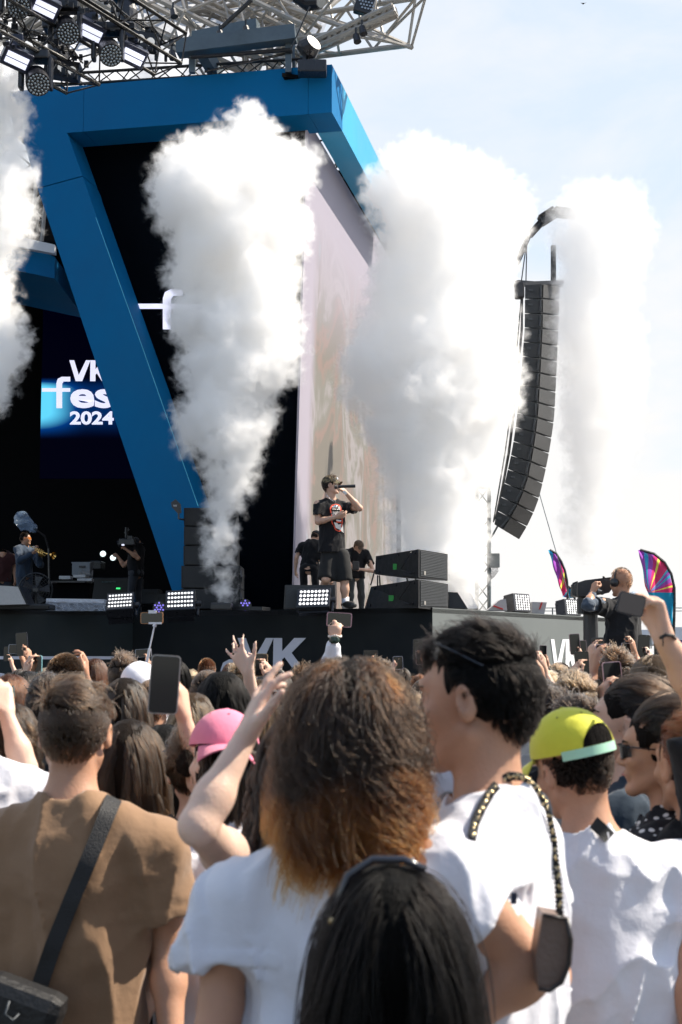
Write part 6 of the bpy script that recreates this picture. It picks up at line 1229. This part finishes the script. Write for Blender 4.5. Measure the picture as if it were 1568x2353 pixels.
for i in range(N):
    t0, t1 = (i+.015)/N, (i+.965)/N; dpt = 1.0
    A = [at(*along(LB, t0), Ya), at(*along(MBp, t0), Ya), at(*along(MBp, t1), Ya), at(*along(LB, t1), Ya)]
    Rr = [at(*along(RB, t0), Ya+dpt), at(*along(RB, t1), Ya+dpt)]; B0 = Rr[0]-A[1]; B1 = Rr[1]-A[2]
    e = MB(); e.add(A+[A[0]+B0, Rr[0], Rr[1], A[3]+B1], [(0, 1, 2, 3), (7, 6, 5, 4), (0, 4, 5, 1), (1, 5, 6, 2), (2, 6, 7, 3), (3, 7, 4, 0)]); cb = e.build('cabinet', CAB, arr)
    G0, G1, G2, G3 = A[1], Rr[0], Rr[1], A[2]; c = (G0+G1+G2+G3)/4; n = (G1-G0).cross(G3-G0).normalized(); n = n if n.x > 0 else -n
    q = MB(); q.poly([c+(p-c)*.92+n*.002 for p in (G0, G1, G2, G3)], .02, n); q.build('grille', CGR, cb)
    q = MB(); s_ = A[1].lerp(A[0], .12).lerp(A[2].lerp(A[3], .12), .5); q.bar(A[1].lerp(A[0], .06)+Vector((0, -.02, -.03)), A[2].lerp(A[3], .06)+Vector((0, -.02, .03)), .03); q.box(A[0].lerp(A[1], .35).lerp(A[3].lerp(A[2], .35), .4)+Vector((0, -.015, 0)), (.07, .02, .04)); q.build('fittings', mat('fit_grey', (.06, .065, .07), .4, metal=.5), cb)
fr_ = MB(); fr_.bar(at(1186, 654, Ya), at(1290, 650, Ya+.5), .16, .07); fr_.bar(at(1186, 648, Ya+.2), at(1290, 656, Ya+.9), .10, .06); fr_.build('flying_frame', METALB, arr)
fr_ = MB(); fr_.box(at(1194, 668, Ya), (.17, .2, .3), bev=.03); fr_.build('hoist_motor', METALB, arr)
for k, (p, lb) in enumerate(((((1209, 645), (1211, 560)), 'c'), (((1196, 665), (1212, 545)), 'c'))): q = MB(); q.tube([at(*p[0], Ya), at(*p[1], Ya)], .012, 6); q.build('chain', METALB, arr)
q = MB(); rg = random.Random(2)
for k in range(7):
    o_ = rg.uniform(-5, 5); pts = [(1206+o_*.3, 680), (1202+o_, 760), (1192+o_, 870), (1184+o_, 950), (1172+o_*1.2, 1040), (1158+o_, 1120), (1146+o_*.6, 1180), (1140, 1200)]; q.tube([at(x-6, y, Ya+.3+.05*k) for x, y in pts], .013, 5)
x_ = q.build('cable_bundle', mat('cable_black', (.03, .04, .045), .5), arr)
for (a_, b_, r_, lb) in (((1243, 508), (1275, 487), .08, 'dark upper truss beam above the hanging speakers'), ((1275, 487), (1325, 492), .07, 'dark beam end poking from the right smoke'), ((1218, 540), (1247, 508), .05, 'short dark strut above the hoist motor'), ((1188, 606), (1214, 545), .04, 'slanted dark strut left of the hoist chain'), ((1272, 565), (1272, 648), .035, 'upright dark post on the hanging frame')):
    e = empty('rig_beam', at(*a_, Ya+.4), lb, 'beam'); truss_mb(at(*a_, Ya+.4), at(*b_, Ya+.4), r_*2.2, r_*2, r_*.33, r_*.18, r_*2.4).build('truss_frame', METALB, e); q = MB(); q.bar(at(*a_, Ya+.4), at(*b_, Ya+.4), r_*1.2); q.build('core_tube', METALB, e)
GT = mat('galvanised', (.16, .19, .20), .45, metal=.5, noise=.2, nscale=10)
e = empty('mast', Vector((at(1107, 1405, 27.5).x, 27.5, 0)), 'slim grey lattice mast standing in the smoke beside the stage end', 'mast'); mt = at(1110, 1120, 27.5); mt.x = at(1107, 1405, 27.5).x; truss_mb(Vector((mt.x, 27.5, 0.0)), Vector((mt.x+.05, 27.5, mt.z)), .24, .24, .028, .013, .30).build('truss_frame', GT, e)
q = MB(); q.box(at(1136, 1288, 27.3), (.20, .16, .27), bev=.01); q.box(at(1124, 1288, 27.3), (.03, .1, .22)); q.build('junction_box', mat('box_grey', (.35, .36, .34), .5, noise=.1), e); q = MB()
for k in range(6): q.tube([at(1128+k*3, 1304, 27.25), at(1130+k*3, 1312, 27.25), at(1126+k*2, 1320+k, 27.3), at(1119, 1328+k*2, 27.35)], .006, 5)
q.build('cables', METALB, e)
for k, (a_, b_, Y, lb) in enumerate((((1240, 1135), (1316, 1400), 25.5, 'thin guy line running from the hanging speakers down to the right'), ((1122, 1320), (1127, 1398), 27, 'thin cable hanging beside the grey mast'), ((1146, 1205), (1124, 1245), 26.4, 'stay cable from the lowest hanging speaker to the mast'))): q = MB(); q.tube([at(*a_, Y), at(*b_, Y)], (.008, .006, .02)[k], 6); tag(q.build('guy_line', GT), lb, 'cable')
for k, (pl, lb) in enumerate(((((1121, 1402), (1150, 1378), (1163, 1376), (1166, 1403)), 'plastic-wrapped gear with red tape beside the mast'), (((1222, 1408), (1224, 1383), (1257, 1384), (1251, 1412)), 'plastic-wrapped gear with red tape between the two pale lamps'))):
    Y = onp(pl[0][0], 1404, P2, nR).y+.6; e = empty('wrapped_gear', at(*pl[0], Y), lb, 'wrapped gear'); q = MB(); q.poly([at(x, y, Y) for x, y in pl], .35, (0, 1, 0)); q.build('plastic_wrap', mat('wrap_grey', (.42, .40, .40), .3, bump=1, bscale=10), e)
    (x0, y0), (x1, y1) = ((1134, 1392), (1156, 1400)) if k == 0 else ((1246, 1384), (1240, 1400)); q = MB(); q.bar(at(x0, y0, Y-.01), at(x1, y1, Y-.01), .03, .02); q.build('red_tape', mat('red_tape', (.55, .03, .02), .5), e)
# ---------------------------------------------------------------- feather flags, tents, bird
def flag_mat(cx, cz, name):
    m = mat(name, (.7, .1, .3), .7); n = m.node_tree; l = n.links.new; t = n.nodes.new('ShaderNodeTexCoord'); sp = n.nodes.new('ShaderNodeSeparateXYZ'); l(t.outputs['Object'], sp.inputs[0]); a = n.nodes.new('ShaderNodeMath'); a.operation = 'SUBTRACT'; a.inputs[1].default_value = cx; b_ = n.nodes.new('ShaderNodeMath'); b_.operation = 'SUBTRACT'; b_.inputs[1].default_value = cz
    l(sp.outputs[0], a.inputs[0]); l(sp.outputs[2], b_.inputs[0]); c = n.nodes.new('ShaderNodeMath'); c.operation = 'ARCTAN2'; l(b_.outputs[0], c.inputs[0]); l(a.outputs[0], c.inputs[1]); d = n.nodes.new('ShaderNodeMath'); d.operation = 'MULTIPLY'; d.inputs[1].default_value = 1.0; l(c.outputs[0], d.inputs[0]); fr = n.nodes.new('ShaderNodeMath'); fr.operation = 'FRACT'; l(d.outputs[0], fr.inputs[0])
    r_ = n.nodes.new('ShaderNodeValToRGB'); r_.color_ramp.interpolation = 'CONSTANT'; e = r_.color_ramp.elements; e[0].color = (.62, .05, .16, 1); e[1].position = .22; e[1].color = (.70, .66, .12, 1)
    for p_, c_ in ((.30, (.55, .05, .20)), (.42, (.30, .08, .42)), (.60, (.06, .38, .58)), (.70, (.32, .09, .44)), (.82, (.10, .42, .6)), (.90, (.68, .06, .18))): x = e.new(p_); x.color = (*c_, 1)
    l(fr.outputs[0], r_.inputs[0]); mz = n.nodes.new('ShaderNodeMix'); mz.data_type = 'RGBA'; l(r_.outputs[0], mz.inputs[6]); mz.inputs[7].default_value = (.02, .26, .45, 1); g_ = n.nodes.new('ShaderNodeMath'); g_.operation = 'LESS_THAN'; g_.inputs[1].default_value = 0; l(b_.outputs[0], g_.inputs[0]); l(g_.outputs[0], mz.inputs[0]); 
    tl = n.nodes.new('ShaderNodeBsdfTranslucent'); ms = n.nodes.new('ShaderNodeMixShader'); ms.inputs[0].default_value = .85; l(mz.outputs[2], n.nodes['Principled BSDF'].inputs['Base Color']); l(mz.outputs[2], tl.inputs[0]); l(n.nodes['Principled BSDF'].outputs[0], ms.inputs[1]); l(tl.outputs[0], ms.inputs[2]); l(ms.outputs[0], n.nodes['Material Output'].inputs[0]); return m
def z6(x, y): return (1041+.336*x, 1071.7+.336*y)
def flag(leftp, rightp, Y, label, name, ctr):
    """leftp/rightp: matching edge points from the tip down"""
    Lp = [at(*z6(*p), Y) for p in leftp]; Rp = [at(*z6(*p), Y) for p in rightp]; c = at(*z6(*ctr), Y); e = empty('feather_flag', Vector((Rp[-1].x, Y, 0)), label, 'flag', 'striped feather flags'); nL = len(Lp)-1
    def f(u, v): t = v*nL; i = min(int(t), nL-1); w_ = t-i; return Lp[i].lerp(Lp[i+1], w_).lerp(Rp[i].lerp(Rp[i+1], w_), u)+Vector((0, .05*math.sin(v*19+u*5)+.04*math.sin(u*9), 0))
    q = MB(); q.grid(f, 10, nL*5); q.build('flag_cloth', flag_mat(c.x, c.z, name), e, True)
    q = MB(); q.tube([p+Vector((.02, 0, 0)) for p in Rp]+[Vector((Rp[-1].x, Y, .0))], .03, 6); q.build('pole', METALB, e)
flag([(655, 572), (662, 600), (680, 660), (700, 730), (720, 790), (738, 845), (753, 893)], [(657, 571), (700, 595), (735, 650), (760, 710), (775, 780), (781, 850), (778, 897)], 34, 'narrow striped feather flag left of the broadcast camera', 'flag_stripes_near', (700, 960))
flag([(1271, 572), (1284, 640), (1300, 730), (1318, 820), (1345, 900), (1400, 980), (1452, 1060), (1490, 1098)], [(1275, 571), (1370, 598), (1440, 655), (1487, 735), (1508, 830), (1509, 940), (1507, 1040), (1505, 1100)], 30, 'wide striped feather flag at the right edge behind the raised hand', 'flag_stripes', (1345, 862))
flag([(782, 820), (784, 850), (786, 870), (787, 900)], [(784, 820), (803, 835), (817, 860), (828, 900)], 36, 'small blue feather flag showing behind the narrow striped one', 'flag_blue', (800, 700))
for k, (x0, x1, y, lb) in enumerate(((1538, 1600, 1441, 'white tent roof at the right edge under the wide flag'), (1400, 1500, 1447, 'second white tent roof hidden mostly behind the camera operator'))):
    Y = 55+k*6; e = empty('tent', Vector((at(x0, y, Y).x, Y, 0)), lb, 'tent'); a, b_ = at(x0, y, Y), at(x1, y, Y); q = MB(); q.add([(a.x, Y, a.z), (b_.x, Y, a.z), (b_.x, Y+4, a.z-.2), (a.x, Y+4, a.z-.2), (a.x, Y, a.z-.5), (b_.x, Y, a.z-.5), (b_.x, Y+4, a.z-.7), (a.x, Y+4, a.z-.7)], [(0, 1, 2, 3), (4, 5, 1, 0), (5, 6, 2, 1), (6, 7, 3, 2), (7, 4, 0, 3)]); q.build('roof', WHITE, e)
    q = MB(); q.box(((a.x+b_.x)/2, Y+.1, (a.z-.5)/2), (b_.x-a.x-.3, .1, a.z-.5)); q.build('wall', mat('tent_blue', (.06, .05, .25), .7), e)
q = MB()
for i in range(9): q.tube([at(1225+i*45, 1412, 42)+Vector((0, 0, -1.0)), at(1225+i*45, 1396, 42)], .02, 6)
q.tube([at(1220, 1397, 42), at(1600, 1397, 42)], .015, 6); q.tube([at(1220, 1404, 42), at(1600, 1404, 42)], .012, 6); tag(q.build('railing', GT), 'thin far railing behind the camera operator', 'railing')
q = MB(); c = at(1341, 8, 60); q.add([c+Vector(v)*.5 for v in ((0, 0, 0), (-.28, 0, .07), (-.1, .08, .02), (.1, .08, .03), (.32, 0, .10), (.12, -.05, .03), (0, -.12, 0), (-.1, -.05, .03), (0, .2, -.02))], [(0, 2, 1, 7), (0, 3, 4, 5), (0, 5, 6, 7), (0, 2, 8, 3)]); tag(q.build('bird', METALB), 'tiny dark bird gliding in the upper right sky', 'bird')
# ---------------------------------------------------------------- smoke columns
def smoke_mat(name, dens, col=(.9995, .9985, .9975), ns=1.6):
    m = bpy.data.materials.new(name); m.use_nodes = True; n = m.node_tree; n.nodes.clear(); l = n.links.new
    out = n.nodes.new('ShaderNodeOutputMaterial'); v = n.nodes.new('ShaderNodeVolumePrincipled')
    v.inputs['Color'].default_value = (*col, 1); v.inputs['Anisotropy'].default_value = 0; v.inputs['Density Attribute'].default_value = ''
    at_ = n.nodes.new('ShaderNodeAttribute'); at_.attribute_name = 'density'
    tc = n.nodes.new('ShaderNodeTexCoord'); nz = n.nodes.new('ShaderNodeTexNoise'); nz.inputs['Scale'].default_value = ns*3.6; nz.inputs['Detail'].default_value = 5; nz.inputs['Roughness'].default_value = .65
    nz.inputs['Distortion'].default_value = .4
    l(tc.outputs['Object'], nz.inputs['Vector'])
    # density = clamp((grid*1.6 + (noise-.5)*1.5 - .35)) * dens
    a = n.nodes.new('ShaderNodeMath'); a.operation = 'MULTIPLY_ADD'; a.inputs[1].default_value = 4.8; a.inputs[2].default_value = -2.75; l(nz.outputs['Fac'], a.inputs[0])
    b = n.nodes.new('ShaderNodeMath'); b.operation = 'MULTIPLY_ADD'; b.inputs[1].default_value = 2.5; l(at_.outputs['Fac'], b.inputs[0]); l(a.outputs[0], b.inputs[2])
    c = n.nodes.new('ShaderNodeClamp'); l(b.outputs[0], c.inputs[0])
    # nothing outside the grid
    g = n.nodes.new('ShaderNodeMath'); g.operation = 'MULTIPLY'; g.inputs[1].default_value = 8; g.use_clamp = True; l(at_.outputs['Fac'], g.inputs[0])
    e = n.nodes.new('ShaderNodeMath'); e.operation = 'MULTIPLY'; l(c.outputs[0], e.inputs[0]); l(g.outputs[0], e.inputs[1])
    d = n.nodes.new('ShaderNodeMath'); d.operation = 'MULTIPLY'; d.inputs[1].default_value = dens; l(e.outputs[0], d.inputs[0]); l(d.outputs[0], v.inputs['Density'])
    l(v.outputs[0], out.inputs['Volume']); return m
def smoke(name, rows, Y, dens, label, seed, vox=.055, jit=.25, col=(.9995, .998, .9955), depth=.45):
    """rows = [(py, left, right)]: the column's outline at several heights, filled with billows"""
    r = np.random.default_rng(seed); rows = sorted(rows); ys = [q[0] for q in rows]; blobs = []
    s = Y/F; y = rows[0][0]; 
    while y <= rows[-1][0]:
        a = np.interp(y, ys, [q[1] for q in rows]); b = np.interp(y, ys, [q[2] for q in rows]); wd = (b-a)
        rad = np.clip(wd*.26, 10, 46); nn = int(max(2, wd/rad*2.2))
        for k in range(nn):
            u = r.uniform(-1, 1) if k > 1 else (-1, 1)[k]; rr = rad*r.uniform(.7, 1.1)
            x = (a+b)/2+u*max(wd/2-rr*.85, 0)
            dy = r.uniform(-1, 1)*math.sqrt(max(1-u*u, .05))*wd*depth*s
            p = at(x, y+r.uniform(-1, 1)*rad*.3, Y+dy); blobs.append((p, rr*s))
        y += rad*.62
    P = np.array([b[0] for b in blobs]); rr = np.array([b[1] for b in blobs]); mg = .4
    f = Field((P-rr[:, None]).min(0)-mg, (P+rr[:, None]).max(0)+mg, vox)
    for p, q in blobs: f.add(rc(p, p, q, q), .12)
    X, Y_, Z = f.grids()
    n1 = waves(X, Y_, Z, 5.5, seed+1, 3)
    n2 = waves(X, Y_, Z, 15, seed+4, 2); f.F += (.12*n1-.04+.085*(np.abs(n2)*1.6-.6)).astype(np.float32)
    me = f.mesh(name+'_shape')
    src = bpy.data.objects.new('smoke_shape', me)
    vd = bpy.data.volumes.new(name); vo = bpy.data.objects.new(name, vd); COL.objects.link(vo); COL.objects.link(src)
    src.hide_render = True; src.parent = vo
    md = vo.modifiers.new('m', 'MESH_TO_VOLUME'); md.object = src; md.resolution_mode = 'VOXEL_SIZE'; md.voxel_size = vox; md.density = 1.0
    md.interior_band_width = .42
    vd.materials.append(smoke_mat(name+'_mat', dens, col)); tag(vo, label, 'smoke', 'smoke jets along the stage', 'stuff')
    vd.render.step_size = .09
    return vo
AR = [(250, 545, 600), (280, 520, 625), (325, 490, 640), (350, 375, 738), (400, 345, 735), (450, 322, 700), (500, 368, 715), (550, 378, 715), (600, 382, 690), (700, 385, 700), (800, 400, 700), (850, 395, 690),
      (900, 430, 625), (950, 395, 640), (1000, 400, 615), (1050, 460, 610), (1100, 467, 585), (1150, 480, 572), (1200, 470, 553), (1280, 475, 535), (1340, 492, 528), (1390, 498, 522)]
BR = [(335, 930, 1010), (370, 880, 1080), (400, 832, 1160), (450, 815, 1222), (500, 845, 1238), (550, 870, 1215), (600, 855, 1185), (700, 840, 1185), (800, 790, 1195), (870, 768, 1212), (950, 800, 1190), (1000, 835, 1160),
      (1100, 872, 1138), (1200, 880, 1128), (1300, 890, 1120), (1400, 900, 1110)]
CR = [(455, 1290, 1480), (500, 1256, 1500), (550, 1252, 1512), (600, 1282, 1482), (700, 1268, 1470), (800, 1262, 1490), (900, 1278, 1488), (1000, 1285, 1465), (1080, 1300, 1440), (1180, 1290, 1410), (1280, 1300, 1400)]
DR = [(120, -60, 10), (170, -90, 50), (250, -90, 70), (350, -80, 68), (450, -90, 88), (500, -95, 98), (560, -90, 45), (620, -90, 40), (700, -90, 35), (780, -90, 74), (850, -80, 48), (930, -70, 22)]
smoke('smoke_column', AR, 19.6, 6.5, 'dense white smoke jet in front of the black screen', 3)
smoke('smoke_column', BR, 21.3, 4.6, 'broadest white smoke cloud between the stage tower and the hanging speakers', 5)
smoke('smoke_column', CR, 24.0, 2.0, 'soft pale smoke jet to the right of the hanging speakers', 8, vox=.1)
smoke('smoke_column', DR, 19.6, 7.5, 'white smoke jet cut by the left edge of the picture', 13)
